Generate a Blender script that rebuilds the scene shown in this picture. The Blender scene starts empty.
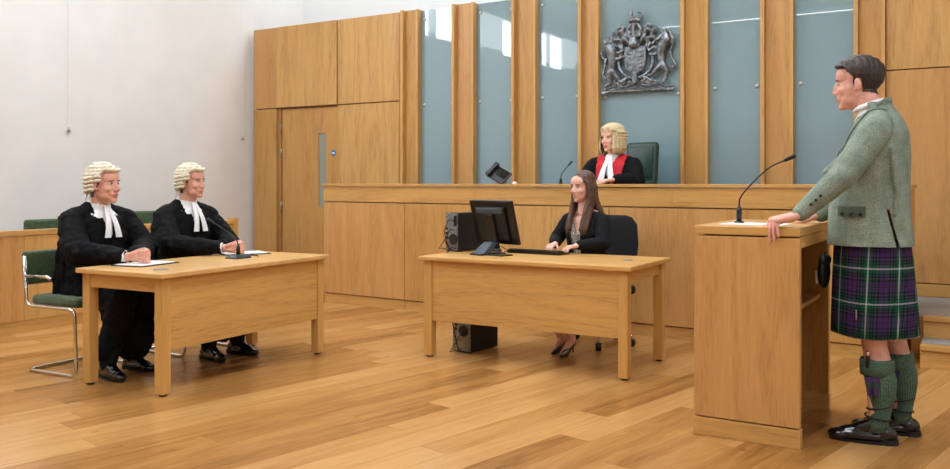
import bpy, bmesh, math, random
import numpy as np
from mathutils import Vector, Matrix, Euler
random.seed(7); np.random.seed(7)
C = bpy.context.scene.collection
S = bpy.context.scene
PI = math.pi
# ------------------------------------------------------------------ camera, world, light, exposure
cam_d = bpy.data.cameras.new('camera'); cam = bpy.data.objects.new('camera', cam_d); C.objects.link(cam)
cam_d.sensor_width = 36.0; cam_d.lens = 36.0*865/950
cam_d.shift_y = -(234.5-182)/950
cam.location = (0, 0, 1.25); cam.rotation_euler = (PI/2, 0, math.radians(31.25))
S.camera = cam
S.view_settings.view_transform = 'Standard'; S.view_settings.look = 'None'
S.view_settings.gamma = 1.0; S.view_settings.use_curve_mapping = False
S.view_settings.exposure = -0.55
W = bpy.data.worlds.new('world'); S.world = W; W.use_nodes = True
W.node_tree.nodes['Background'].inputs[0].default_value = (0.86, 0.94, 1.0, 1)
W.node_tree.nodes['Background'].inputs[1].default_value = 20.0

def area(name, loc, size, power, color=(.82, .925, 1.04), rot=(0, 0, 0), size_y=None):
    l = bpy.data.lights.new(name, 'AREA'); l.energy = power; l.color = color; l.size = size
    if size_y: l.shape = 'RECTANGLE'; l.size_y = size_y
    o = bpy.data.objects.new(name, l); C.objects.link(o); o.location = loc; o.rotation_euler = rot
    return o
CEIL = 4.9
for (x, y) in ((-6, 1.5), (-2, 1.5), (-6, 5.2), (-2, 5.2), (1.5, 3), (2.0, -1.5)):
    area('added_fill_lamp', (x, y, CEIL-.06), 1.6, 112, size_y=1.6)  # unseen area lamps added for the room's general brightness
area('skylight', (-4, 8.5, CEIL-.06), 8.0, 150, (.88, .95, 1), size_y=.7)
area('clerestory_daylight', (-8.1, 1.7, 4.05), 7.0, 60, (.85, .93, 1), rot=(0, -PI/2+.5, 0), size_y=.6).rotation_euler = (0, -PI/2+.45, 0)
bpy.data.objects['clerestory_daylight'].data.size = .6; bpy.data.objects['clerestory_daylight'].data.size_y = 7.0

# ------------------------------------------------------------------ materials
def lin(c): return tuple(((v/255)/12.92 if v/255 <= .04045 else ((v/255+.055)/1.055)**2.4) for v in c)+(1,)
def newmat(name):
    m = bpy.data.materials.new(name); m.use_nodes = True
    return m, m.node_tree.nodes, m.node_tree.links, m.node_tree.nodes['Principled BSDF']
def ramp(N, stops):
    r = N.new('ShaderNodeValToRGB')
    while len(r.color_ramp.elements) < len(stops): r.color_ramp.elements.new(.5)
    for e, (p, c) in zip(r.color_ramp.elements, stops): e.position = p; e.color = c
    return r
def plain(name, col, rough=.6, metal=0, noise=0, scale=60, bump=0, spec=.5, coat=0, sheen=0):
    m, N, L, P = newmat(name)
    P.inputs['Base Color'].default_value = lin(col); P.inputs['Roughness'].default_value = rough
    P.inputs['Metallic'].default_value = metal; P.inputs['Specular IOR Level'].default_value = spec
    P.inputs['Coat Weight'].default_value = coat; P.inputs['Sheen Weight'].default_value = sheen
    tc = N.new('ShaderNodeTexCoord'); n = N.new('ShaderNodeTexNoise'); n.inputs['Scale'].default_value = scale
    n.inputs['Detail'].default_value = 4; L.new(tc.outputs['Object'], n.inputs['Vector'])
    a = tuple(max(0, v*(1-noise)) for v in col); b = tuple(min(255, v*(1+noise)) for v in col)
    r = ramp(N, [(.3, lin(a)), (.7, lin(b))]); L.new(n.outputs['Fac'], r.inputs['Fac']); L.new(r.outputs['Color'], P.inputs['Base Color'])
    if bump:
        bp = N.new('ShaderNodeBump'); bp.inputs['Strength'].default_value = bump; bp.inputs['Distance'].default_value = .004
        L.new(n.outputs['Fac'], bp.inputs['Height']); L.new(bp.outputs['Normal'], P.inputs['Normal'])
    return m
def wood(name, base, axis='z', rough=.38, contrast=.125, seed=0.0, across=1.0):
    """oak veneer: soft cathedral figure plus fine pores stretched along axis"""
    m, N, L, P = newmat(name)
    tc = N.new('ShaderNodeTexCoord'); mp = N.new('ShaderNodeMapping')
    sc = {'z': (1, 1, .09), 'x': (.09, 1, 1), 'y': (1, .09, 1)}[axis]
    mp.inputs['Scale'].default_value = sc; mp.inputs['Location'].default_value = (seed, seed*1.7, seed*.6)
    L.new(tc.outputs['Object'], mp.inputs['Vector'])
    n1 = N.new('ShaderNodeTexNoise'); n1.inputs['Scale'].default_value = 4.5*across; n1.inputs['Detail'].default_value = 3; n1.inputs['Distortion'].default_value = .8
    n2 = N.new('ShaderNodeTexNoise'); n2.inputs['Scale'].default_value = 95; n2.inputs['Detail'].default_value = 3
    L.new(mp.outputs[0], n1.inputs['Vector']); L.new(mp.outputs[0], n2.inputs['Vector'])
    # growth rings
    mm = N.new('ShaderNodeMath'); mm.operation = 'MULTIPLY'; mm.inputs[1].default_value = 9
    L.new(n1.outputs['Fac'], mm.inputs[0])
    sn = N.new('ShaderNodeMath'); sn.operation = 'PINGPONG'; sn.inputs[1].default_value = 1.0; L.new(mm.outputs[0], sn.inputs[0])
    mx = N.new('ShaderNodeMath'); mx.operation = 'MULTIPLY_ADD'; mx.inputs[1].default_value = .3; L.new(sn.outputs[0], mx.inputs[0])
    m2 = N.new('ShaderNodeMath'); m2.operation = 'MULTIPLY'; m2.inputs[1].default_value = .7; L.new(n2.outputs['Fac'], m2.inputs[0]); L.new(m2.outputs[0], mx.inputs[2])
    dk = tuple(v*(1-contrast*(1+.5*i)) for i, v in enumerate(base)); lt = tuple(min(255, v*(1+contrast*.55)) for v in base)
    r = ramp(N, [(.15, lin(dk)), (.42, lin(base)), (.75, lin(lt))]); L.new(mx.outputs[0], r.inputs['Fac'])
    L.new(r.outputs['Color'], P.inputs['Base Color'])
    P.inputs['Roughness'].default_value = rough; P.inputs['Specular IOR Level'].default_value = .4
    bp = N.new('ShaderNodeBump'); bp.inputs['Strength'].default_value = .06; bp.inputs['Distance'].default_value = .002
    L.new(n2.outputs['Fac'], bp.inputs['Height']); L.new(bp.outputs['Normal'], P.inputs['Normal'])
    return m
OAK = (196, 147, 89)
M = {}
M['oak_z'] = wood('oak_vertical', OAK, 'z'); M['oak_z2'] = wood('oak_vertical_b', (190, 143, 80), 'z', seed=3.1)
M['oak_z3'] = wood('oak_vertical_c', (200, 155, 92), 'z', seed=7.7); M['oak_x'] = wood('oak_long_x', (196, 150, 86), 'x')
M['oak_y'] = wood('oak_long_y', (197, 151, 87), 'y', seed=1.3)
M['oak_deep'] = wood('oak_deep', (166, 120, 64), 'z', seed=5); M['desk_x'] = wood('desk_oak_x', (201, 155, 89), 'x', seed=2); M['desk_y'] = wood('desk_oak_y', (201, 155, 89), 'y', seed=4)
M['desk_z'] = wood('desk_oak_z', (198, 152, 86), 'z', seed=6)
M['desktop'] = wood('desk_oak_top', (210, 166, 106), 'y', rough=.28, contrast=.08, seed=9)
M['wall'] = plain('white_paint', (228, 226, 223), .85, noise=.012, scale=3, bump=.02)
M['wall2'] = plain('white_paint_daylit', (238, 240, 241), .85, noise=.008, scale=3)  # wall white lightened: daylight on the upper back wall put into its colour
M['ceil'] = plain('ceiling_paint', (240, 240, 238), .9)
M['carpet'] = plain('grey_carpet', (150, 146, 140), .95, noise=.2, scale=300, bump=.3)
M['black'] = plain('black_plastic', (13, 14, 16), .35, noise=.1); M['blackm'] = plain('black_matt', (15, 16, 18), .6, noise=.1)
M['chrome'] = plain('chrome', (215, 213, 208), .12, metal=1); M['steel'] = plain('steel', (165, 165, 162), .3, metal=1, noise=.08)
M['greenv'] = plain('green_velvet', (52, 74, 40), .8, noise=.22, scale=40, bump=.2, sheen=.3)
M['greenl'] = plain('green_leather', (34, 62, 54), .38, noise=.12, scale=50, bump=.15)
M['gown'] = plain('black_gown', (9, 10, 13), .8, noise=.15, scale=120, bump=.1, spec=.18)
M['suit'] = plain('black_suit', (12, 13, 17), .8, noise=.12, scale=200, bump=.1, spec=.25)
M['white'] = plain('white_cotton', (240, 241, 243), .8, noise=.015, scale=80); M['paper'] = plain('paper', (242, 242, 240), .8, noise=.01)
M['red'] = plain('scarlet_facing', (196, 22, 34), .7, noise=.06, scale=150); M['shoe'] = plain('black_shoe_leather', (12, 12, 14), .22, noise=.1, coat=.4)
M['chair_fab'] = plain('charcoal_fabric', (14, 15, 20), .9, noise=.15, scale=250, bump=.2)
M['wig'] = plain('horsehair', (228, 218, 196), .9, noise=.13, scale=260, bump=1.0); M['wigj'] = plain('horsehair_gold', (214, 196, 156), .9, noise=.12, scale=260, bump=1.0)
M['pewter'] = plain('pewter', (124, 129, 133), .36, metal=.75, noise=.25, scale=40, bump=.2)
M['bluesign'] = plain('blue_sign', (30, 120, 185), .4); M['silverpc'] = plain('pc_back_steel', (150, 156, 160), .35, metal=.8, noise=.25, scale=70)
M['horn'] = plain('staghorn', (190, 186, 176), .4, noise=.15); M['purple'] = plain('flash_wool', (62, 40, 84), .9, noise=.2, scale=200)
M['flashg'] = plain('flash_green', (40, 66, 58), .9, noise=.15, scale=200)
M['dkglass'] = plain('screen_glass', (10, 12, 16), .08)
M['eyew'] = plain('eye_white', (196, 188, 182), .3); M['iris'] = plain('iris', (62, 66, 70), .2); M['tie'] = plain('dark_tie', (52, 30, 36), .7)
M['grey'] = plain('grey_blue_plastic', (66, 76, 88), .35, noise=.08); M['stud'] = plain('satin_stud', (205, 210, 210), .35)
def emis(name, col, s):
    m, N, L, P = newmat(name); P.inputs['Base Color'].default_value = (0.8, .8, .8, 1)
    P.inputs['Emission Color'].default_value = col; P.inputs['Emission Strength'].default_value = s; return m
M['led'] = emis('added_led_panel', (1, .97, .93, 1), 5)
M['led2'] = emis('led_strip', (1, .98, .95, 1), 14)
def skinmat(name, base, lip):
    m, N, L, P = newmat(name)
    tc = N.new('ShaderNodeTexCoord'); n = N.new('ShaderNodeTexNoise'); n.inputs['Scale'].default_value = 28; n.inputs['Detail'].default_value = 3
    L.new(tc.outputs['Object'], n.inputs['Vector'])
    r = ramp(N, [(.3, lin(tuple(v*k for v, k in zip(base, (.95, .86, .84))))), (.7, lin(base))]); L.new(n.outputs['Fac'], r.inputs['Fac'])
    L.new(r.outputs['Color'], P.inputs['Base Color']); P.inputs['Roughness'].default_value = .5
    P.inputs['Subsurface Weight'].default_value = .08; P.inputs['Subsurface Radius'].default_value = (.01, .004, .002); P.inputs['Subsurface Scale'].default_value = .5
    return m
M['skin'] = skinmat('skin_pink', (226, 174, 154), 0); M['skin2'] = skinmat('skin_fair', (233, 190, 170), 0)
M['lip'] = plain('lips', (190, 116, 108), .45, noise=.04)
def hairmat(name, a, b, rough=.5):
    m, N, L, P = newmat(name); tc = N.new('ShaderNodeTexCoord'); mp = N.new('ShaderNodeMapping'); mp.inputs['Scale'].default_value = (1, 1, .12)
    L.new(tc.outputs['Object'], mp.inputs['Vector']); n = N.new('ShaderNodeTexNoise'); n.inputs['Scale'].default_value = 190; n.inputs['Detail'].default_value = 2
    L.new(mp.outputs[0], n.inputs['Vector']); r = ramp(N, [(.35, lin(a)), (.65, lin(b))]); L.new(n.outputs['Fac'], r.inputs['Fac']); L.new(r.outputs['Color'], P.inputs['Base Color'])
    bp = N.new('ShaderNodeBump'); bp.inputs['Strength'].default_value = .6; bp.inputs['Distance'].default_value = .003; L.new(n.outputs['Fac'], bp.inputs['Height']); L.new(bp.outputs['Normal'], P.inputs['Normal'])
    P.inputs['Roughness'].default_value = rough; return m
M['hairdk'] = hairmat('hair_dark_brown', (24, 17, 13), (58, 42, 32)); M['hairbr'] = hairmat('hair_long_brown', (56, 36, 26), (102, 72, 52), .42)
M['hairbl'] = hairmat('hair_blonde', (166, 140, 100), (216, 194, 152)); M['brow'] = M['hairdk']
def tweed():
    m, N, L, P = newmat('green_tweed'); tc = N.new('ShaderNodeTexCoord')
    n = N.new('ShaderNodeTexNoise'); n.inputs['Scale'].default_value = 240; n.inputs['Detail'].default_value = 3
    n2 = N.new('ShaderNodeTexNoise'); n2.inputs['Scale'].default_value = 14; n2.inputs['Detail'].default_value = 4
    for q in (n, n2): L.new(tc.outputs['Object'], q.inputs['Vector'])
    ad = N.new('ShaderNodeMath'); ad.operation = 'MULTIPLY_ADD'; ad.inputs[1].default_value = .3; L.new(n2.outputs['Fac'], ad.inputs[0])
    mu = N.new('ShaderNodeMath'); mu.operation = 'MULTIPLY'; mu.inputs[1].default_value = .7; L.new(n.outputs['Fac'], mu.inputs[0]); L.new(mu.outputs[0], ad.inputs[2])
    r = ramp(N, [(.35, lin((96, 112, 100))), (.5, lin((130, 144, 130))), (.66, lin((168, 176, 160)))]); L.new(ad.outputs[0], r.inputs['Fac']); L.new(r.outputs['Color'], P.inputs['Base Color'])
    bp = N.new('ShaderNodeBump'); bp.inputs['Strength'].default_value = .35; bp.inputs['Distance'].default_value = .003; L.new(n.outputs['Fac'], bp.inputs['Height']); L.new(bp.outputs['Normal'], P.inputs['Normal'])
    P.inputs['Roughness'].default_value = .95; P.inputs['Specular IOR Level'].default_value = .15; return m
M['tweed'] = tweed(); M['tweedt'] = plain('tweed_trim', (88, 102, 86), .95, noise=.12, scale=240)
def speckle():
    m, N, L, P = newmat('speckled_blouse'); tc = N.new('ShaderNodeTexCoord'); v = N.new('ShaderNodeTexVoronoi'); v.inputs['Scale'].default_value = 75
    L.new(tc.outputs['Object'], v.inputs['Vector']); r = ramp(N, [(.35, lin((32, 34, 34))), (.45, lin((190, 190, 178)))]); L.new(v.outputs['Distance'], r.inputs['Fac']); L.new(r.outputs['Color'], P.inputs['Base Color']); P.inputs['Roughness'].default_value = .7; return m
M['blouse'] = speckle()
def sock():
    m, N, L, P = newmat('green_ribbed_wool'); uv = N.new('ShaderNodeUVMap'); sp = N.new('ShaderNodeSeparateXYZ'); L.new(uv.outputs[0], sp.inputs[0])
    a = N.new('ShaderNodeMath'); a.operation = 'MULTIPLY'; a.inputs[1].default_value = 2*PI*34; L.new(sp.outputs[0], a.inputs[0])
    s = N.new('ShaderNodeMath'); s.operation = 'SINE'; L.new(a.outputs[0], s.inputs[0])
    n = N.new('ShaderNodeTexNoise'); n.inputs['Scale'].default_value = 160; tc = N.new('ShaderNodeTexCoord'); L.new(tc.outputs['Object'], n.inputs['Vector'])
    md = N.new('ShaderNodeMath'); md.operation = 'MULTIPLY_ADD'; md.inputs[1].default_value = .12; L.new(s.outputs[0], md.inputs[0]); L.new(n.outputs['Fac'], md.inputs[2])
    r = ramp(N, [(.3, lin((46, 66, 54))), (.7, lin((86, 112, 92)))]); L.new(md.outputs[0], r.inputs['Fac']); L.new(r.outputs['Color'], P.inputs['Base Color']); P.inputs['Roughness'].default_value = .95
    bp = N.new('ShaderNodeBump'); bp.inputs['Strength'].default_value = .5; bp.inputs['Distance'].default_value = .003; L.new(md.outputs[0], bp.inputs['Height']); L.new(bp.outputs['Normal'], P.inputs['Normal']); return m
M['sock'] = sock()
def tartan():
    """sett woven from the kilt's own UV: u runs round the waist in metres, v down its length"""
    m, N, L, P = newmat('tartan_wool'); uv = N.new('ShaderNodeUVMap'); sp = N.new('ShaderNodeSeparateXYZ'); L.new(uv.outputs[0], sp.inputs[0])
    blk, pur, grn, dgr, wht, slate = [lin(c) for c in ((17, 15, 24), (66, 40, 84), (24, 80, 58), (30, 50, 46), (190, 184, 190), (58, 60, 68))]
    stops = [(0, wht), (.022, grn), (.13, blk), (.17, grn), (.2, blk), (.25, slate), (.31, blk), (.36, pur), (.5, blk), (.515, pur), (.66, blk), (.70, slate), (.76, blk), (.81, grn), (.84, blk), (.88, grn), (.98, wht)]
    outs = []
    for k, per in ((0, .16), (1, .165)):
        d = N.new('ShaderNodeMath'); d.operation = 'MULTIPLY_ADD'; d.inputs[1].default_value = 1/per; d.inputs[2].default_value = 10.28 if k else 10.0; L.new(sp.outputs[k], d.inputs[0])
        f = N.new('ShaderNodeMath'); f.operation = 'FRACT'; L.new(d.outputs[0], f.inputs[0])
        r = ramp(N, stops); r.color_ramp.interpolation = 'CONSTANT'; L.new(f.outputs[0], r.inputs['Fac']); outs.append(r)
    # twill: threads of the two setts lie side by side
    mx = N.new('ShaderNodeMix'); mx.data_type = 'RGBA'; mx.inputs[0].default_value = .5
    L.new(outs[0].outputs[0], mx.inputs[6]); L.new(outs[1].outputs[0], mx.inputs[7]); L.new(mx.outputs[2], P.inputs['Base Color'])
    P.inputs['Roughness'].default_value = .95; P.inputs['Specular IOR Level'].default_value = .15; return m
M['tartan'] = tartan()
def floormat():
    m, N, L, P = newmat('oak_floorboards'); g = N.new('ShaderNodeNewGeometry')
    a = math.radians(11.25); outs = []
    for v in ((math.sin(a), math.cos(a), 0), (math.cos(a), -math.sin(a), 0)):
        d = N.new('ShaderNodeVectorMath'); d.operation = 'DOT_PRODUCT'; d.inputs[1].default_value = v; L.new(g.outputs['Position'], d.inputs[0]); outs.append(d)
    dv = N.new('ShaderNodeMath'); dv.operation = 'DIVIDE'; dv.inputs[1].default_value = .185; L.new(outs[1].outputs['Value'], dv.inputs[0])
    fl = N.new('ShaderNodeMath'); fl.operation = 'FLOOR'; L.new(dv.outputs[0], fl.inputs[0]); wn = N.new('ShaderNodeTexWhiteNoise'); wn.noise_dimensions = '1D'; L.new(fl.outputs[0], wn.inputs['W'])
    sh = N.new('ShaderNodeMath'); sh.operation = 'MULTIPLY_ADD'; sh.inputs[1].default_value = 7.0; L.new(wn.outputs['Value'], sh.inputs[0]); L.new(outs[0].outputs['Value'], sh.inputs[2])
    cb = N.new('ShaderNodeCombineXYZ'); L.new(sh.outputs[0], cb.inputs[0]); L.new(outs[1].outputs['Value'], cb.inputs[1])
    bk = N.new('ShaderNodeTexBrick'); bk.offset = 0.0; bk.offset_frequency = 1; bk.squash = 1
    for k, v in (('Scale', 1), ('Mortar Size', .0014), ('Mortar Smooth', .2), ('Bias', 0), ('Brick Width', 2.1), ('Row Height', .185)): bk.inputs[k].default_value = v
    bk.inputs['Color1'].default_value = (0, 0, 0, 1); bk.inputs['Color2'].default_value = (1, 1, 1, 1); bk.inputs['Mortar'].default_value = (.5, .5, .5, 1)
    L.new(cb.outputs[0], bk.inputs['Vector'])
    # grain, offset board by board
    sc = N.new('ShaderNodeVectorMath'); sc.operation = 'MULTIPLY'; sc.inputs[1].default_value = (.7, 6, 1); L.new(cb.outputs[0], sc.inputs[0])
    of = N.new('ShaderNodeVectorMath'); of.operation = 'MULTIPLY_ADD'; of.inputs[1].default_value = (13, 17, 11); L.new(bk.outputs['Color'], of.inputs[0]); L.new(sc.outputs[0], of.inputs[2])
    n1 = N.new('ShaderNodeTexNoise'); n1.inputs['Scale'].default_value = 1.6; n1.inputs['Detail'].default_value = 6; n1.inputs['Distortion'].default_value = 1.2; L.new(of.outputs[0], n1.inputs['Vector'])
    n2 = N.new('ShaderNodeTexNoise'); n2.inputs['Scale'].default_value = 11; n2.inputs['Detail'].default_value = 3; L.new(of.outputs[0], n2.inputs['Vector'])
    ma = N.new('ShaderNodeMath'); ma.operation = 'MULTIPLY_ADD'; ma.inputs[1].default_value = .5; L.new(n1.outputs['Fac'], ma.inputs[0])
    mb = N.new('ShaderNodeMath'); mb.operation = 'MULTIPLY'; mb.inputs[1].default_value = .2; L.new(n2.outputs['Fac'], mb.inputs[0])
    mc = N.new('ShaderNodeMath'); mc.operation = 'MULTIPLY_ADD'; mc.inputs[1].default_value = .36; L.new(bk.outputs['Color'], mc.inputs[0]); L.new(mb.outputs[0], mc.inputs[2]); L.new(mc.outputs[0], ma.inputs[2])
    r = ramp(N, [(.22, lin((116, 74, 34))), (.35, lin((153, 105, 53))), (.5, lin((176, 126, 69))), (.72, lin((197, 150, 91)))]); L.new(ma.outputs[0], r.inputs['Fac'])
    # knots
    vo = N.new('ShaderNodeTexVoronoi'); vo.inputs['Scale'].default_value = 1.0; sk = N.new('ShaderNodeVectorMath'); sk.operation = 'MULTIPLY'; sk.inputs[1].default_value = (1.6, 3.2, 1); L.new(cb.outputs[0], sk.inputs[0]); L.new(sk.outputs[0], vo.inputs['Vector'])
    kr = ramp(N, [(.0, (.25, .2, .15, 1)), (.05, (1, 1, 1, 1))]); L.new(vo.outputs['Distance'], kr.inputs['Fac'])
    mk = N.new('ShaderNodeMix'); mk.data_type = 'RGBA'; mk.blend_type = 'MULTIPLY'; mk.inputs[0].default_value = .8; L.new(r.outputs[0], mk.inputs[6]); L.new(kr.outputs[0], mk.inputs[7])
    mj = N.new('ShaderNodeMix'); mj.data_type = 'RGBA'; L.new(bk.outputs['Fac'], mj.inputs[0]); L.new(mk.outputs[2], mj.inputs[6]); mj.inputs[7].default_value = lin((140, 96, 50))
    L.new(mj.outputs[2], P.inputs['Base Color']); P.inputs['Roughness'].default_value = .24; P.inputs['Specular IOR Level'].default_value = .6
    bp = N.new('ShaderNodeBump'); bp.inputs['Strength'].default_value = .12; bp.inputs['Distance'].default_value = .002; L.new(n2.outputs['Fac'], bp.inputs['Height']); L.new(bp.outputs['Normal'], P.inputs['Normal'])
    return m
M['floor'] = floormat()
def glassmat():
    m, N, L, P = newmat('back_painted_glass'); P.inputs['Base Color'].default_value = lin((126, 156, 164)); P.inputs['Roughness'].default_value = .55
    P.inputs['Coat Weight'].default_value = 1; P.inputs['Coat Roughness'].default_value = .008; P.inputs['Coat IOR'].default_value = 1.8; return m
M['glass'] = glassmat()
def clearglass():
    m, N, L, P = newmat('clear_glass'); P.inputs['Base Color'].default_value = (1, 1, 1, 1); P.inputs['Roughness'].default_value = .0; P.inputs['Transmission Weight'].default_value = 1; P.inputs['IOR'].default_value = 1.05; return m
M['clear'] = clearglass(); M['doorglass'] = plain('door_vision_glass', (150, 152, 138), .1)

# ------------------------------------------------------------------ mesh helpers
class MB:
    def __init__(s): s.V = []; s.F = []
    def add(s, V, F):
        o = len(s.V); s.V += [tuple(v) for v in V]; s.F += [tuple(i+o for i in f) for f in F]; return s
    def box(s, x0, x1, y0, y1, z0, z1, mat=None):
        V = [(x, y, z) for x in (x0, x1) for y in (y0, y1) for z in (z0, z1)]
        if mat is not None: V = [tuple(mat @ Vector(v)) for v in V]
        return s.add(V, [(0, 1, 3, 2), (4, 6, 7, 5), (0, 4, 5, 1), (2, 3, 7, 6), (0, 2, 6, 4), (1, 5, 7, 3)])
    def cyl(s, p0, p1, r0, r1=None, n=16): return s.tube([p0, p1], [r0, r0 if r1 is None else r1], n)
    def tube(s, pts, r, n=10, flat=1.0):
        pts = [Vector(p) for p in pts]; k = len(pts); r = r if isinstance(r, (list, tuple)) else [r]*k
        V = []; up = None
        for i, p in enumerate(pts):
            d = ((pts[min(i+1, k-1)]-pts[max(i-1, 0)])).normalized()
            if up is None: up = Vector((0, 0, 1)) if abs(d.z) < .9 else Vector((1, 0, 0))
            a = up.cross(d)
            if a.length < 1e-4: a = Vector((0, 1, 0)).cross(d)
            a.normalize(); b = d.cross(a).normalized(); up = b
            for j in range(n):
                t = 2*PI*j/n; V.append(p+a*math.cos(t)*r[i]+b*math.sin(t)*r[i]*flat)
        F = [(i*n+j, i*n+(j+1) % n, (i+1)*n+(j+1) % n, (i+1)*n+j) for i in range(k-1) for j in range(n)]
        F += [tuple(range(n))[::-1], tuple((k-1)*n+j for j in range(n))]
        return s.add(V, F)
    def lathe(s, prof, c=(0, 0, 0), n=24):
        V = [(c[0]+r*math.cos(2*PI*j/n), c[1]+r*math.sin(2*PI*j/n), c[2]+z) for r, z in prof for j in range(n)]
        k = len(prof); F = [(i*n+j, i*n+(j+1) % n, (i+1)*n+(j+1) % n, (i+1)*n+j) for i in range(k-1) for j in range(n)]
        F += [tuple(range(n))[::-1], tuple((k-1)*n+j for j in range(n))]
        return s.add(V, F)
    # --- organic primitives (for remeshing)
    def ell(s, c, r, rot=(0, 0, 0), n=16, mat=None):
        if not isinstance(r, (tuple, list)): r = (r, r, r)
        R = Euler(rot).to_matrix(); V = []; F = []; m = n//2
        for i in range(1, m):
            for j in range(n):
                a = PI*i/m; b = 2*PI*j/n; V.append(Vector((math.sin(a)*math.cos(b)*r[0], math.sin(a)*math.sin(b)*r[1], math.cos(a)*r[2])))
        V.append(Vector((0, 0, r[2]))); V.append(Vector((0, 0, -r[2]))); T = len(V)-2
        for i in range(m-2):
            for j in range(n): F.append((i*n+j, (i+1)*n+j, (i+1)*n+(j+1) % n, i*n+(j+1) % n))
        for j in range(n): F.append((T, j, (j+1) % n)); F.append((T+1, (m-2)*n+(j+1) % n, (m-2)*n+j))
        V = [R @ v + Vector(c) for v in V]
        if mat is not None: V = [mat @ v for v in V]
        return s.add(V, F)
    def cap(s, p0, p1, r0, r1=None, n=14, flat=1.0, side=None, mat=None):
        """tapered capsule; flat squeezes it along `side`"""
        p0 = Vector(p0); p1 = Vector(p1)
        if mat is not None: p0 = mat @ p0; p1 = mat @ p1
        r1 = r0 if r1 is None else r1; d = p1-p0; Ln = d.length
        d = d.normalized() if Ln > 1e-6 else Vector((0, 0, 1))
        if side is not None: a = Vector(side)-d*Vector(side).dot(d)
        else: a = d.orthogonal()
        a.normalize(); b = d.cross(a).normalized(); V = []; rings = []
        for t in (-80, -55, -28, 0): rings.append((p0+d*r0*math.sin(math.radians(t)), r0*math.cos(math.radians(t))))
        for t in (0, 28, 55, 80): rings.append((p1+d*r1*math.sin(math.radians(t)), r1*math.cos(math.radians(t))))
        for c, r in rings:
            for j in range(n):
                t = 2*PI*j/n; V.append(c+a*math.cos(t)*r*flat+b*math.sin(t)*r)
        k = len(rings); F = [(i*n+j, i*n+(j+1) % n, (i+1)*n+(j+1) % n, (i+1)*n+j) for i in range(k-1) for j in range(n)]
        F += [tuple(range(n))[::-1], tuple((k-1)*n+j for j in range(n))]
        return s.add(V, F)
    def chain(s, pts, rs, **k):
        for i in range(len(pts)-1): s.cap(pts[i], pts[i+1], rs[i], rs[i+1], **k)
        return s
    def loft(s, rings, n=28, pw=2.0):
        V = []
        for (cx, cy, cz, rx, ry) in rings:
            for j in range(n):
                t = 2*PI*j/n; c, q = math.cos(t), math.sin(t)
                V.append((cx+rx*math.copysign(abs(c)**(2/pw), c), cy+ry*math.copysign(abs(q)**(2/pw), q), cz))
        k = len(rings); F = [(i*n+j, i*n+(j+1) % n, (i+1)*n+(j+1) % n, (i+1)*n+j) for i in range(k-1) for j in range(n)]
        F += [tuple(range(n))[::-1], tuple((k-1)*n+j for j in range(n))]
        return s.add(V, F)
    def mesh(s, name='m'):
        me = bpy.data.meshes.new(name); me.from_pydata(s.V, [], s.F)
        bm = bmesh.new(); bm.from_mesh(me); bmesh.ops.recalc_face_normals(bm, faces=bm.faces); bm.to_mesh(me); bm.free()
        return me
    def build(s, name, mat, parent=None, bevel=0, smooth=False, seg=2, loc=None):
        me = s.mesh(name); return link(name, me, mat, parent, bevel, smooth, seg)
    def remesh(s, voxel=.006, it=3, fac=.5):
        me = s.mesh('tmp'); o = bpy.data.objects.new('tmp', me); C.objects.link(o)
        r = o.modifiers.new('r', 'REMESH'); r.mode = 'VOXEL'; r.voxel_size = voxel; r.use_smooth_shade = True
        if it: q = o.modifiers.new('s', 'SMOOTH'); q.iterations = it; q.factor = fac
        bpy.context.view_layer.update(); dg = bpy.context.evaluated_depsgraph_get()
        out = bpy.data.meshes.new_from_object(o.evaluated_get(dg)); bpy.data.objects.remove(o); bpy.data.meshes.remove(me)
        return out
    def organic(s, name, mat, parent=None, voxel=.006, it=3): return link(name, s.remesh(voxel, it), mat, parent, smooth=True)
def link(name, me, mat, parent=None, bevel=0, smooth=False, seg=2):
    me.name = name; o = bpy.data.objects.new(name, me); C.objects.link(o)
    me.materials.clear()
    for m in (mat if isinstance(mat, (list, tuple)) else [mat]): me.materials.append(m)
    if smooth: me.polygons.foreach_set('use_smooth', [True]*len(me.polygons))
    if bevel:
        b = o.modifiers.new('bevel', 'BEVEL'); b.width = bevel; b.segments = seg; b.limit_method = 'ANGLE'; b.angle_limit = math.radians(50)
    if parent: o.parent = parent
    return o
def thing(name, label, cat, loc=(0, 0, 0), rotz=0, group=None):
    o = bpy.data.objects.new(name, None); C.objects.link(o); o.location = loc; o.rotation_euler = (0, 0, rotz); o.empty_display_size = .1
    return tag(o, label, cat, group)
def drape(o, amp, size):
    t = bpy.data.textures.new('cloth_relief', 'CLOUDS'); t.noise_scale = size; t.noise_depth = 2
    m = o.modifiers.new('drape', 'DISPLACE'); m.texture = t; m.strength = amp; m.mid_level = .5; return o
def tag(o, label, cat, group=None):
    o['label'] = label; o['category'] = cat
    if group: o['group'] = group
    return o
def struct(o): o['kind'] = 'structure'; return o
def arrs(me):
    n = len(me.vertices); v = np.empty(n*3); me.vertices.foreach_get('co', v); nn = np.empty(n*3); me.vertices.foreach_get('normal', nn)
    return v.reshape(-1, 3), nn.reshape(-1, 3)
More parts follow.
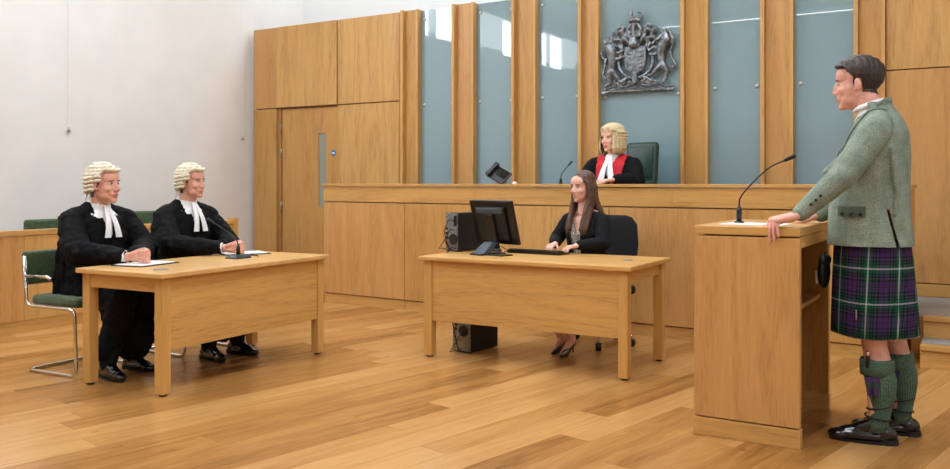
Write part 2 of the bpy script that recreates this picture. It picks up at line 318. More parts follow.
def patch(src, sel, off, name, mat, parent, inner=-.001, smooth_it=0):
    """a shell lifted off part of a surface (hair, facings, wigs): sel(V)->bool per vertex, off = metres or f(V)"""
    V, Nn = arrs(src); keep = sel(V); o = off(V) if callable(off) else np.full(len(V), off)
    fs = [tuple(p.vertices) for p in src.polygons if all(keep[i] for i in p.vertices)]
    used = sorted({i for f in fs for i in f}); ix = {u: k for k, u in enumerate(used)}; n = len(used)
    U = np.array(used, dtype=int)
    if n == 0: return None
    out = V[U]+Nn[U]*o[U][:, None]; inn = V[U]+Nn[U]*inner
    F = [tuple(ix[i] for i in f) for f in fs]; G = [tuple(n+i for i in f[::-1]) for f in F]
    cnt = {}
    for f in F:
        for a, b in zip(f, f[1:]+f[:1]): cnt[(a, b)] = 1
    for (a, b) in cnt:
        if (b, a) not in cnt: G.append((b, a, n+a, n+b))
    me = bpy.data.meshes.new(name); me.from_pydata([tuple(p) for p in np.vstack([out, inn])], [], F+G)
    ob = link(name, me, mat, parent, smooth=True)
    if smooth_it: q = ob.modifiers.new('s', 'SMOOTH'); q.iterations = smooth_it; q.factor = .5
    return ob
def cut(me, kill):
    """open a garment: delete the faces whose centre kill() selects"""
    bm = bmesh.new(); bm.from_mesh(me); bm.normal_update()
    bmesh.ops.delete(bm, geom=[f for f in bm.faces if kill(f.calc_center_median(), f.normal)], context='FACES'); 
    for _ in range(2):
        be = [v for v in bm.verts if any(e.is_boundary for e in v.link_edges)]
        bmesh.ops.smooth_vert(bm, verts=be, factor=.5, use_axis_x=True, use_axis_y=True, use_axis_z=True)
    bm.to_mesh(me); bm.free(); return me
def text(name, body, size, mat, parent, loc, rot, ext=.002):
    c = bpy.data.curves.new(name, 'FONT'); c.body = body; c.size = size; c.extrude = ext; c.align_x = 'CENTER'; c.align_y = 'CENTER'
    o = bpy.data.objects.new(name, c); C.objects.link(o); o.data.materials.append(mat); o.location = loc; o.rotation_euler = rot
    bpy.context.view_layer.update(); me = bpy.data.meshes.new_from_object(o.evaluated_get(bpy.context.evaluated_depsgraph_get()))
    n_ = bpy.data.objects.new(name, me); C.objects.link(n_); n_.location = loc; n_.rotation_euler = rot; bpy.data.objects.remove(o)
    if parent: n_.parent = parent
    return n_

# ------------------------------------------------------------------ the room
XL, XR, YB, YF = -8.24, 3.2, 9.0, -4.0
struct(MB().box(XL-.2, XR+.2, YF-.2, YB+.2, -.1, 0).build('floor', M['floor']))
struct(MB().box(XL-.2, XR+.2, YF-.2, YB+.2, CEIL, CEIL+.1).build('ceiling', M['ceil']))
struct(MB().box(XL, XR, YB, YB+.15, 0, CEIL).build('wall_back', M['wall2']))
struct(MB().box(XR, XR+.15, YF, YB, 0, CEIL).build('wall_right', M['wall']))
struct(MB().box(XL, XR, YF-.15, YF, 0, CEIL).build('wall_rear', M['wall']))
wl = MB(); wins = [(-1.3, -.62), (-.55, -.05), (.85, 1.45), (2.2, 2.9), (2.98, 3.76), (3.9, 4.6)]
Z0, Z1 = 3.7, 4.42
wl.box(XL-.07, XL, YF, YB, 0, Z0); wl.box(XL-.07, XL, YF, YB, Z1, CEIL)
e = YF
for a, b in wins: wl.box(XL-.07, XL, e, a, Z0, Z1); e = b
wl.box(XL-.07, XL, e, YB, Z0, Z1)
struct(wl.build('wall_left', M['wall']))
for i, (a, b) in enumerate(wins):
    w = MB(); t = .02
    w.box(XL-.065, XL-.03, a, b, Z0, Z0+t); w.box(XL-.065, XL-.03, a, b, Z1-t, Z1); w.box(XL-.065, XL-.03, a, a+t, Z0+t, Z1-t); w.box(XL-.065, XL-.03, b-t, b, Z0+t, Z1-t)
    fr = struct(w.build('window_%d' % (i+1), M['ceil']))
    MB().box(XL-.05, XL-.045, a+t, b-t, Z0+t, Z1-t).build('pane', M['clear'], fr)
# rear wood panelling (seen only mirrored in the glass) 
rp = thing('wall_panelling', 'oak panelling on the lower rear wall behind the camera', 'panelling'); 
k = 0; x = XL+.02
while x < XR-.5:
    MB().box(x+.006, min(x+1.2, XR-.02)-.006, YF+.002, YF+.04, .02, 2.35).build('panel', M['oak_z2' if k % 2 else 'oak_z'], rp); x += 1.2; k += 1

# ------------------------------------------------------------------ back wall: panelling, door, fins, glass
YW = 8.0; TOP = 3.19; JT = 2.175
pan = thing('wall_panelling', 'tall oak panelling around the door in the left back corner', 'panelling', (0, 0, 0))
g = .006
MB().box(-8.17, -7.77-g, YW, YW+.06, 0, JT-g).build('panel', M['oak_z2'], pan, .002)
MB().box(-8.17, -7.77-g, YW, YW+.06, JT+g, TOP).build('panel', M['oak_z'], pan, .002)
MB().box(-7.77+g, -6.78-g, YW-.012, YW+.06, JT+g, TOP).build('panel', M['oak_z3'], pan, .002)
MB().box(-6.78+g, -5.86, YW, YW+.06, 0, JT-g).build('panel', M['oak_z3'], pan, .002)
MB().box(-6.78+g, -5.86, YW, YW+.06, JT+g, TOP).build('panel', M['oak_z3'], pan, .002)
MB().box(-8.16, -5.87, YW+.06, YW+.1, 0, TOP-.01).build('backing_board', M['oak_deep'], pan)
dr = thing('door_1', 'oak door with narrow vision panel at the back left', 'door', (0, 0, 0)); struct(dr)
dm = MB(); gx0, gx1, gz0, gz1 = -7.105, -6.985, .95, 1.846
dm.box(-7.70, gx0, YW+.03, YW+.05, .01, JT-.02); dm.box(gx1, -6.79, YW+.03, YW+.05, .01, JT-.02)
dm.box(gx0, gx1, YW+.03, YW+.05, gz1, JT-.02); dm.box(gx0, gx1, YW+.03, YW+.05, .01, gz0)
dm.build('leaf', M['oak_z2'], dr)
MB().box(gx0, gx1, YW+.042, YW+.046, gz0, gz1).build('vision_panel', M['doorglass'], dr)
MB().box(-7.768, -7.715, YW+.025, YW+.055, 0, JT-.005).build('jamb', M['oak_deep'], dr)
for z in (1.93, 1.62, .95, .25): MB().cyl((-7.712, YW+.022, z-.06), (-7.712, YW+.022, z+.06), .011).build('hinge', M['steel'], dr, smooth=True)
sg = MB().cyl((-6.867, YW+.032, 1.599), (-6.867, YW+.024, 1.599), .036, n=32).build('door_sign', M['bluesign'], dr)
MB().box(-6.890, -6.844, YW+.0225, YW+.0245, 1.592, 1.606).build('white_band', M['white'], sg)

def fin(xa, xb, n, top=TOP):
    # a flat oak pier with a slim projecting edge on both sides
    o = MB().box(xa+.035, xb-.03, YW-.02, YW+.09, .31, top).build('trim_%d' % n, M['oak_z2' if n % 2 else 'oak_z'], None, .002); struct(o)
    MB().box(xa, xa+.035, YW-.075, YW+.09, .31, top).build('fin_edge', M['oak_z3'], o, .002)
    MB().box(xb-.03, xb, YW-.045, YW+.09, .31, top).build('fin_edge', M['oak_z3'], o, .002)
fins = [(-5.80, -5.58), (-5.11, -4.85), (-4.37, -4.10), (-3.61, -3.40), (-2.56, -2.31), (-1.83, -1.555), (-1.06, -.82)]
for i, (a, b) in enumerate(fins): fin(a, b, i+1)
struct(MB().box(-5.86, -5.80, YW-.02, YW+.09, 0, TOP-.02).build('trim_8', M['oak_deep'], None, .002))
gl = ['leftmost teal glass panel, nearest the door', 'second teal glass panel from the door', 'teal glass panel between the desk phone and the judge', 'widest teal glass panel, behind the judge and the coat of arms', 'teal glass panel right of the coat of arms', 'teal glass panel behind the standing man']
for i in range(6):
    a = fins[i][1]; b = fins[i+1][0]
    t = thing('glass_panel', gl[i], 'glass panel', ((a+b)/2, YW, .9), 0, 'teal glass panels between the oak fins'); w = (b-a)/2
    MB().box(-w, w, .03, .042, -.59, TOP-.9-.01).build('pane', M['glass'], t)
    for sx in (-w+.05, w-.05):
        for z in (2.12, 3.08):
            if i == 3 and z < 2.5: z = 2.09
            o = MB().lathe([(.004, 0), (.016, .001), (.018, .006), (.014, .014), (.003, .017)], n=16).build('fixing_stud', M['stud'], t, smooth=True)
            o.rotation_euler = (PI/2, 0, 0); o.location = (sx, .03, z-.9)
rw = thing('wall_panelling', 'oak wall panelling at the far right beside the steps', 'panelling')
xs = [-.82, 1.1, 2.2, XR-.01]
for i in range(3):
    MB().box(xs[i]+.004, xs[i+1]-.004, YW, YW+.05, 2.19, 4.3).build('panel', M['oak_z2' if i % 2 else 'oak_z3'], rw, .002)
    MB().box(xs[i]+.004, xs[i+1]-.004, YW, YW+.05, .42, 2.18).build('panel', M['oak_z3' if i % 2 else 'oak_z'], rw, .002)
    MB().box(xs[i]+.004, xs[i+1]-.004, YW-.015, YW+.05, .312, .412).build('skirting', M['oak_x'], rw, .002)
MB().box(-.82, XR-.01, YW+.05, YW+.08, .31, 4.29).build('backing_board', M['oak_deep'], rw)
# pull cords on the white wall
for (y, z, lab) in ((5.46, 1.79, 'thin pull cord hanging on the white wall, the left one above the barristers'), (7.86, 1.81, 'thin pull cord hanging on the white wall beside the door panelling')):
    t = thing('pull_cord', lab, 'cord', (XL+.025, y, z), 0, 'pull cords on the white wall')
    MB().tube([(0, 0, .02), (0, 0, 2.6)], .0035, 6).build('cord', M['ceil'], t)
    MB().lathe([(.004, -.03), (.014, -.025), (.016, -.01), (.009, .015), (.004, .025)], n=12).build('toggle', M['steel'], t, smooth=True)

# dais and steps
ds = struct(MB().box(-5.98, -.54, 6.96, YW+.09, 0, .30).box(-.54, XR-.01, 6.86, YW+.09, 0, .30).build('floor_dais', M['oak_deep']))
MB().box(-5.98, -.54, 6.96, YW-.02, .30, .31).box(-.54, XR-.01, 6.88, YW-.02, .30, .31).build('carpet', M['carpet'], ds)
st = thing('step_flight', 'oak steps with grey carpet treads leading up at right', 'steps', (0, 0, 0))
MB().box(-.46, XR-.02, 6.53, 6.855, 0, .12).build('riser', M['oak_x'], st, .002)
MB().box(-.46, XR-.02, 6.51, 6.60, .12, .155).build('nosing', M['oak_x'], st, .004)
MB().box(-.46, XR-.02, 6.60, 6.855, .12, .158).build('carpet_tread', M['carpet'], st)
MB().box(-.46, XR-.02, 6.83, 6.855, .158, .275).build('riser', M['oak_x'], st, .002)
MB().box(-.46, XR-.02, 6.81, 6.875, .275, .312).build('nosing', M['oak_x'], st, .004)

# ------------------------------------------------------------------ judge's bench
BX0, BY0, BA = -6.02, 6.885, math.radians(-3.0); BL = 5.47
bench = thing('judges_bench', 'long raised oak bench with panelled front in front of the judge', 'bench', (BX0, BY0, 0), BA)
BH = 1.232
js = [0, 1.075, 2.165, 3.25, 4.335, BL]
for i in range(5):
    MB().box(js[i]+.003, js[i+1]-.003, 0, .03, .105, 1.04).build('front_panel', M[['oak_z', 'oak_z2', 'oak_z3', 'oak_z', 'oak_z2'][i]], bench, .0015)
    MB().box(js[i]+.003, js[i+1]-.003, .012, .035, 0, .095).build('skirting', M['oak_x'], bench)
for a, b in ((0, 1.9), (1.9, 3.8), (3.8, BL)): MB().box(a+.001, b-.001, -.004, .03, 1.05, BH-.03).build('fascia', M['oak_x'], bench, .0015)
MB().box(-.015, BL+.01, -.018, .5, BH-.025, BH).build('worktop', M['oak_x'], bench, .003)
MB().box(.005, BL-.005, .036, .06, .0, BH-.03).build('backing_board', M['oak_deep'], bench)
MB().box(0, .03, .06, .48, 0, BH-.03).build('end_panel', M['oak_z'], bench); MB().box(BL-.03, BL, .06, .48, .32, BH-.03).build('end_panel', M['oak_z'], bench)
BM = Matrix.Translation((BX0, BY0, 0)) @ Matrix.Rotation(BA, 4, 'Z')
def onbench(u, v, z=BH): p = BM @ Vector((u, v, z)); return (p.x, p.y, z)

# ------------------------------------------------------------------ low partition and green seating along the white wall
pt = thing('low_partition', 'low oak partition in front of the green seats along white wall', 'partition', (0, 0, 0))
k = 0; y = -1.0
while y < 6.5:
    y2 = min(y+1.3, 6.5)
    MB().box(-6.96, -6.93, y+.002, y2-.002, .1, .80).build('panel', M['oak_z' if k % 2 else 'oak_z3'], pt, .001); y = y2; k += 1
MB().box(-6.99, -6.92, -1.0, 6.52, .805, .85).build('cap_rail', M['desk_y'], pt, .003)
MB().box(-6.955, -6.935, -1.0, 6.5, 0, .1).build('skirting', M['oak_y'], pt)
MB().box(-6.985, -6.96, -1.0, 6.5, 0, .80).build('backing_board', M['oak_deep'], pt)
MB().box(-7.02, -6.915, 6.5, 6.55, 0, .87).build('end_post', M['desk_z'], pt, .004)
for (y0, y1, z, lab) in ((4.75, 5.5, .895, 'green upholstered seat back showing above partition at far left'), (5.75, 6.75, .94, 'green upholstered seat back between the two barristers')):
    t = thing('bench_seat', lab, 'seat', (-7.75, (y0+y1)/2, 0), 0, 'green seats along the white wall'); h = (y1-y0)/2
    MB().box(-.12, -.04, -h, h, .5, z).build('backrest', M['greenv'], t, .03, True, 4)
    MB().box(-.1, .38, -h, h, .38, .48).build('seat', M['greenv'], t, .03, True, 4)
    MB().box(-.12, -.06, -h+.01, h-.01, 0, .5).build('frame', M['oak_deep'], t); 
    for s in (-1, 1): MB().box(.28, .32, s*h*.85-.02, s*h*.85+.02, 0, .39).build('leg', M['blackm'], t)

# ------------------------------------------------------------------ tables
def table(label, loc, rot, L_, D, H, top, long_m, short_m, mod_h=.43):
    """origin at the audience-side left corner; x runs along the modesty panel, y towards the sitters"""
    t = thing('desk', label, 'desk', loc, rot); lg = .065
    MB().box(-.03, L_+.03, -.03, D+.03, H-.03, H).build('tabletop', top, t, .006)
    for x in (0, L_-lg):
        for y in (0, D-lg):
            o = MB().box(x, x+lg, y, y+lg, .012, H-.03).build('leg', M['desk_z'], t, .003)
            MB().cyl((x+lg/2, y+lg/2, 0), (x+lg/2, y+lg/2, .013), .022).build('foot', M['blackm'], o)
    MB().box(lg, L_-lg, .012, .034, H-.03-mod_h, H-.03).build('modesty_panel', long_m, t, .001)
    for x in (0, L_-lg): MB().box(x+.008, x+lg-.02, lg, D-lg, H-.115, H-.03).build('apron', short_m, t, .001)
    MB().box(lg, L_-lg, D-lg+.01, D-.012, H-.09, H-.03).build('apron', long_m, t, .001)
    return t
# left table: local x -> world +Y, local y -> world -X
table('oak desk at left with two barristers seated behind it', (-4.15, 3.345, 0), PI/2+math.radians(2.6), 1.48, .70, .72, M['desktop'], M['desk_x'], M['desk_y'])
ct = table('oak desk in the middle carrying the computer', (-3.53, 5.11, 0), math.radians(.9), 1.535, .74, .72, M['desk_x'], M['desk_x'], M['desk_y'])
MB().lathe([(.034, 0), (.034, .003), (.024, .0035), (.0235, .001)], (1.38, .42, .72), 24).build('cable_grommet', M['steel'], ct, smooth=True)

# ------------------------------------------------------------------ lectern
LX0, LX1, LY0, LY1, LH = -1.30, -.80, 4.24, 5.08, 1.035
lc = thing('lectern', 'tall oak lectern with open side at right, man\'s hand on top', 'lectern', (-1.05, 4.66, 0))
w, h = .25, .42
MB().box(-w, w, -h, -h+.045, .095, LH-.05).build('side_panel', M['oak_z'], lc, .002)
MB().box(-w, w, h-.045, h, .095, LH-.05).build('side_panel', M['oak_z2'], lc, .002)
MB().box(-w, -w+.03, -h+.045, h-.045, .095, LH-.05).build('front_panel', M['oak_z3'], lc, .002)
MB().box(-w-.004, w+.004, -h-.004, -h+.049, 0, .088).build('plinth', M['oak_x'], lc, .002)
MB().box(-w-.004, w+.004, h-.049, h+.004, 0, .088).build('plinth', M['oak_x'], lc, .002)
MB().box(-w-.004, -w+.03, -h+.049, h-.049, 0, .088).build('plinth', M['oak_y'], lc, .002)
MB().box(-w, w, -h, h, LH-.042, LH).build('top', M['oak_x'], lc, .004)
MB().box(w-.03, w-.005, -h+.046, h-.046, LH-.1, LH-.045).build('apron', M['desk_y'], lc, .001)
MB().box(-w+.03, w-.04, -h+.05, h-.05, .62, .64).build('shelf', M['oak_deep'], lc)

# ------------------------------------------------------------------ microphones
def mic(label, loc, pts, parent_base=None, r=.004, baser=None, head=.011, stub=.08):
    t = thing('gooseneck_microphone', label, 'microphone', loc)
    P = [Vector(p) for p in pts]; out = []
    for i in range(len(P)-1):
        a, b = P[max(i-1, 0)], P[i]; c, d = P[i+1], P[min(i+2, len(P)-1)]
        for k in range(6):
            u = k/6; out.append(.5*((2*b)+(-a+c)*u+(2*a-5*b+4*c-d)*u*u+(-a+3*b-3*c+d)*u**3))
    out.append(P[-1]); MB().tube(out, r, 8).build('gooseneck', M['black'], t, smooth=True)
    d = (P[-1]-P[-2]).normalized(); MB().cap(P[-1], P[-1]+d*.045, head*.75, head).build('capsule', M['blackm'], t, smooth=True)
    if baser: MB().lathe([(baser, 0), (baser, .006), (baser*.8, .012), (.002, .012)], n=24).build('base', M['black'], t, smooth=True)
    MB().lathe([(.014, .005), (.014, stub*.7), (.008, stub), (.002, stub)], n=14).build('collar', M['black'], t, smooth=True)
    return t
mic('gooseneck microphone on the lectern, leaning towards the man', (-1.16, 4.56, LH), [(0, 0, 0), (0, 0, .09), (.01, 0, .14), (.08, -.01, .22), (.16, -.02, .29), (.235, -.02, .325)], baser=.026, stub=.09)
m1 = mic('gooseneck microphone with square base on the barristers\' desk', (-4.53, 4.29, .72), [(0, 0, .02), (0, 0, .08), (-.01, -.01, .13), (-.08, -.04, .19), (-.17, -.07, .245)], stub=.1)
MB().add([(-.06, -.075, 0), (.06, -.075, 0), (.06, .075, 0), (-.06, .075, 0), (-.045, -.055, .022), (.04, -.055, .03), (.04, .055, .03), (-.045, .055, .022)], [(0, 3, 2, 1), (4, 5, 6, 7), (0, 1, 5, 4), (1, 2, 6, 5), (2, 3, 7, 6), (3, 0, 4, 7)]).build('base', M['black'], m1, .006, True)
MB().tube([(.03, .06, .012), (.04, .1, .016), (.05, .13, .012), (.04, .15, .005)], .004, 8).build('cable', M['black'], m1, smooth=True)
mic('small gooseneck microphone on the bench, left of the judge', onbench(2.66, .25), [(0, 0, 0), (0, 0, .05), (.01, 0, .09), (.05, 0, .14), (.075, 0, .165)], baser=.02, stub=.05, head=.009)

# ------------------------------------------------------------------ papers
def folder(label, loc, rot, pages=2):
    t = thing('document_folder', label, 'folder', loc, rot)
    MB().box(-.17, .17, -.125, .125, 0, .006).build('cover', M['black'], t, .002)
    MB().box(-.155, .15, -.108, .108, .006, .010).build('sheet', M['paper'], t)
    return t
folder('black folder with white paper before the first barrister', (-4.70, 3.66, .72), math.radians(100))
folder('black folder with white paper under the microphone', (-4.78, 4.58, .72), math.radians(62))
tag(MB().add([(-.2, -.1, 0), (.1, -.12, 0), (.12, .1, 0), (-.18, .12, 0), (-.2, -.1, .003), (.1, -.12, .003), (.12, .1, .003), (-.18, .12, .003)], [(0, 3, 2, 1), (4, 5, 6, 7), (0, 1, 5, 4), (1, 2, 6, 5), (2, 3, 7, 6), (3, 0, 4, 7)]).build('paper_sheet', M['paper']), 'white sheet of paper lying on the lectern', 'paper').location = (-1.02, 4.5, LH)
cst = tag(MB().lathe([(.045, 0), (.045, .003), (.002, .003)], n=24).build('coaster', M['silverpc'], smooth=False), 'small grey disc on the near corner of the barristers\' desk', 'coaster'); cst.location = (-4.33, 3.48, .72)

# ------------------------------------------------------------------ computers
def tower(label, loc, rot, d=.40, w_=.17, h_=.37):
    """rear of the case faces local -x... we see its steel back and one black flank"""
    t = thing('computer_tower', label, 'computer', loc, rot, 'black computer towers')
    MB().box(.006, d, -w_/2, w_/2, 0.008, h_).build('case', M['blackm'], t, .004)
    bk = MB().box(0, .006, -w_/2+.004, w_/2-.004, .012, h_-.004).build('rear_plate', M['silverpc'], t)
    MB().box(-.004, 0, -w_/2+.012, w_/2-.09, h_-.10, h_-.02).build('power_socket', M['black'], bk)
    MB().cyl((0, -.02, h_-.2), (-.005, -.02, h_-.2), .042, n=20).build('fan_grille', M['blackm'], bk)
    for i in range(5): MB().box(-.003, 0, -w_/2+.02, w_/2-.02, .03+i*.022, .042+i*.022).build('slot_cover', M['steel'], bk)
    for i in range(3): MB().box(-.006, 0, .04, .06, h_-.2+i*.035, h_-.18+i*.035).build('port', M['black'], bk)
    for k in range(4):
        z = h_-.06-.07*k; a = random.uniform(-.05, .05)
        MB().tube([(-.0, a, z), (-.05, a, z+.01), (-.09-.01*k, a+.01, z-.07), (-.08, a-.01, max(z-.16, .03)), (-.03, a, .012), (-.01, -.1, .008)], .0035, 6).build('cable', M['black'], t, smooth=True)
    for y in (-.06, .06): MB().box(.03, .05, y-.01, y+.01, 0, .009).build('foot', M['blackm'], t)
    return t
tower('black computer tower standing on the middle desk', (-3.57, 5.54, .72), math.radians(78), h_=.295, w_=.13, d=.32)
tower('black computer tower on the floor beneath the desk', (-3.375, 5.37, 0), math.radians(84), h_=.36, w_=.17, d=.34)
mo = thing('monitor', 'black monitor seen from behind on the middle desk', 'monitor', (-3.20, 5.46, .72), math.radians(-17))
R_ = Matrix.Translation((0, .06, .235)) @ Matrix.Rotation(math.radians(15), 4, 'X')
MB().box(-.225, .225, -.008, .016, -.165, .165, R_).build('bezel', M['black'], mo, .004)
MB().box(-.21, .21, .0165, .0175, -.15, .15, R_).build('screen', M['dkglass'], mo)
MB().box(-.15, .15, -.03, -.008, -.13, .12, R_).build('rear_housing', M['blackm'], mo, .008)
MB().box(-.14, .14, -.036, -.03, .075, .115, R_).build('vent_strip', M['grey'], mo, .004)
stand = MB().box(-.045, .045, -.052, -.03, -.19, .07, R_).build('stand_column', M['black'], mo, .004)
MB().add([(-.05, -.0, .09), (.05, -.0, .09), (.05, .05, .09), (-.05, .05, .09), (-.06, -.12, .0), (.06, -.12, .0), (.06, -.04, 0), (-.06, -.04, 0)], [(0, 1, 2, 3), (4, 7, 6, 5), (0, 4, 5, 1), (1, 5, 6, 2), (2, 6, 7, 3), (3, 7, 4, 0)]).build('stand_neck', M['grey'], mo, .004)
MB().box(-.06, .06, -.13, .12, 0, .014).build('stand_base', M['black'], mo, .005); MB().box(.05, .2, -.06, .06, 0, .009).build('stand_foot', M['black'], mo, .004)
MB().tube([(-.02, -.04, .12), (-.1, .0, .05), (-.16, .08, .01), (-.26, .12, .006)], .0035, 6).build('cable', M['black'], mo, smooth=True)
MB().tube([(.03, -.0, .1), (.08, .08, .05), (.0, .2, .008), (-.1, .25, .006)], .003, 6).build('cable', M['black'], mo, smooth=True)
kb = thing('keyboard', 'black keyboard under the clerk\'s hands', 'keyboard', (-2.93, 5.73, .72), math.radians(-4))
MB().add([(-.225, -.075, 0), (.225, -.075, 0), (.225, .075, 0), (-.225, .075, 0), (-.225, -.075, .028), (.225, -.075, .028), (.225, .075, .015), (-.225, .075, .015)], [(0, 3, 2, 1), (4, 5, 6, 7), (0, 1, 5, 4), (1, 2, 6, 5), (2, 3, 7, 6), (3, 0, 4, 7)]).build('case', M['black'], kb, .004)
for r_ in range(5):
    y = -.055+r_*.026; z = .028-(y+.075)/.15*.013
    kk = MB()
    for c_ in range(18): kk.box(-.212+c_*.0235, -.193+c_*.0235, y-.009, y+.009, z, z+.006)
    kk.build('key_row', M['blackm'], kb)
ms = tag(MB().ell((0, 0, .006), (.036, .058, .03)).remesh(.004, 2) and MB().loft([(0, 0, 0, .032, .055), (0, 0, .012, .034, .056), (0, .004, .026, .026, .044), (0, .006, .034, .012, .022)], 20).build('computer_mouse', M['black'], None, smooth=True), 'black computer mouse beside the keyboard', 'mouse'); ms.location = (-3.24, 5.66, .72); ms.rotation_euler = (0, 0, .2)
ph = thing('desk_phone', 'black desk phone with tilted screen on the judge\'s bench', 'phone', onbench(2.0, .26), math.radians(-10))
R_ = Matrix.Translation((0, 0, .086)) @ Matrix.Rotation(math.radians(24), 4, 'Y') @ Matrix.Rotation(math.radians(48), 4, 'X')
MB().box(-.105, .105, -.075, .075, -.012, .012, R_).build('body', M['black'], ph, .006)
MB().box(-.05, .09, -.02, .065, .012, .015, R_).build('display', M['dkglass'], ph)
MB().box(-.04, .04, -.01, .07, 0, .05).build('wedge_stand', M['silverpc'], ph, .004)
hs = MB(); hs.box(-.105, -.06, -.075, -.03, .012, .045, R_); hs.box(-.105, -.06, .04, .085, .012, .045, R_); hs.box(-.1, -.065, -.06, .07, .03, .045, R_); hs.build('handset', M['black'], ph, .006)
bell = tag(MB().lathe([(.022, 0), (.022, .01), (.012, .02), (.002, .022)], n=16).build('desk_button', M['white'], None, smooth=True), 'tiny white dome on the bench top beside the phone', 'button'); bell.location = onbench(2.27, .1)

# ------------------------------------------------------------------ coat of arms, traced as relief around skeleton lines
def crest():
    t = thing('coat_of_arms', 'pewter royal coat of arms with lion and unicorn on the glass', 'emblem', (-3.0, YW+.012, 2.52))
    def q(u, v, dpt=.03): return ((u-208)*.00196, -dpt, (235-v)*.00188)
    def S_(name, strokes, vox=.005):
        b = MB()
        for pts in strokes:
            P = [q(*(p[:2]), p[3] if len(p) > 3 else .03) for p in pts]; R = [p[2]*.00215 for p in pts]
            b.chain(P, R, n=8)
        return b.organic(name, M['pewter'], t, vox, 1)
    S_('lion', [[(62, 205, 24, .05), (75, 235, 26, .045), (80, 275, 22, .045), (74, 320, 17, .04), (72, 335, 20, .04)], [(50, 215, 14, .06), (42, 220, 8, .06)],
                [(85, 262, 12, .05), (110, 272, 9, .05), (134, 262, 10, .05)], [(85, 240, 11, .04), (112, 238, 8, .04), (132, 228, 10, .04)],
                [(70, 335, 18, .05), (62, 368, 13, .05), (68, 395, 9, .05), (45, 408, 8, .05)], [(80, 335, 16, .04), (98, 362, 11, .04), (112, 385, 8, .04), (124, 392, 7, .04)],
                [(62, 350, 5), (38, 372, 5), (22, 350, 6), (34, 310, 6), (40, 275, 6), (22, 255, 7), (16, 235, 10)], [(38, 282, 9), (46, 262, 7)],
                [(78, 195, 12, .05), (88, 225, 12, .05)], [(42, 190, 8, .05), (38, 166, 6, .05)], [(56, 186, 8, .05), (56, 158, 7, .05)], [(70, 188, 8, .05), (75, 168, 5, .05)]])
    S_('unicorn', [[(352, 158, 15, .05), (360, 190, 20, .05), (338, 222, 24, .05), (330, 262, 20, .045), (336, 300, 17, .045), (338, 318, 20, .045)],
                   [(352, 160, 16, .05), (330, 178, 13, .055), (312, 190, 8, .055)], [(338, 150, 4, .05), (318, 128, 3, .05), (300, 106, 2, .05)], [(356, 144, 6, .05), (352, 132, 3, .05)],
                   [(326, 232, 12, .05), (296, 224, 9, .05), (272, 240, 7, .05), (264, 228, 7, .05)], [(324, 248, 12, .05), (298, 262, 9, .05), (276, 258, 7, .05)],
                   [(334, 318, 17, .05), (308, 340, 12, .05), (288, 362, 8, .05), (268, 366, 8, .05)], [(344, 322, 17, .05), (362, 352, 12, .05), (356, 385, 8, .05), (344, 404, 9, .05)],
                   [(352, 318, 5), (384, 332, 6), (402, 318, 7), (382, 285, 6), (372, 250, 6), (388, 215, 7), (392, 190, 8), (380, 176, 6)], [(372, 150, 7), (384, 175, 7), (378, 205, 7)]])
    sh = MB(); P = [(142, 212), (254, 212), (254, 290), (244, 322), (222, 345), (198, 358), (174, 345), (152, 322), (142, 290)]
    F0 = [q(u, v, .02) for u, v in P]; F1 = [q(u, v, .055) for u, v in P]; n = len(P)
    sh.add(F0+F1, [tuple(range(n)), tuple(range(2*n-1, n-1, -1))]+[(i, (i+1) % n, n+(i+1) % n, n+i) for i in range(n)]); sh.build('shield', M['pewter'], t, .006)
    ch = MB()
    for i in range(3):
        for (a, b) in ((168, 232), (226, 300)): ch.ell(q(a, b+i*18, .057), (.028, .006, .011))
    for (a, b) in ((228, 236), (228, 262)): ch.ell(q(a, b, .057), (.022, .006, .02))
    ch.chain([q(160, 300, .057), q(154, 325, .057), q(176, 340, .057), q(190, 316, .057)], [.008]*4)
    for a in range(6): ch.cap(q(160+a*5, 296+a*2, .057), q(158+a*6, 334+a*2, .057), .0025)
    ch.cap(q(198, 214, .055), q(198, 354, .055), .004); ch.cap(q(144, 284, .055), q(252, 284, .055), .004); ch.organic('shield_charges', M['pewter'], t, .004, 1)
    gt = MB(); pts = [q(198+90*math.cos(a), 290+84*math.sin(a), .03) for a in np.linspace(-.6, PI+.6, 30)]
    gt.chain(pts, [.019]*30, flat=1.0, n=8); gt.organic('garter', M['pewter'], t, .005, 1)
    S_('helmet', [[(192, 200, 26, .05), (190, 180, 22, .055)], [(168, 206, 8, .05), (216, 206, 8, .05)], [(176, 172, 6, .065), (186, 196, 5, .07)], [(204, 172, 6, .065), (198, 196, 5, .07)]])
    S_('crown', [[(165, 160, 9, .05), (192, 164, 10, .055), (222, 158, 9, .05)], [(165, 155, 7, .05), (160, 125, 8, .05), (176, 100, 7, .05), (194, 96, 8, .05)], [(222, 155, 7, .05), (228, 125, 8, .05), (214, 100, 7, .05), (194, 96, 8, .05)], [(193, 160, 7, .06), (193, 96, 8, .06)],
                 [(172, 140, 10, .04), (214, 140, 10, .04)]])
    S_('crest_lion', [[(176, 76, 12, .05), (200, 72, 13, .05), (218, 78, 10, .05)], [(178, 62, 11, .055), (176, 42, 11, .055)], [(172, 28, 5, .055), (184, 27, 5, .055)], [(172, 80, 6), (168, 94, 5)], [(190, 84, 6), (190, 94, 5)], [(214, 84, 6), (218, 94, 5)], [(222, 70, 4), (236, 58, 5), (226, 42, 5), (214, 36, 5)]])
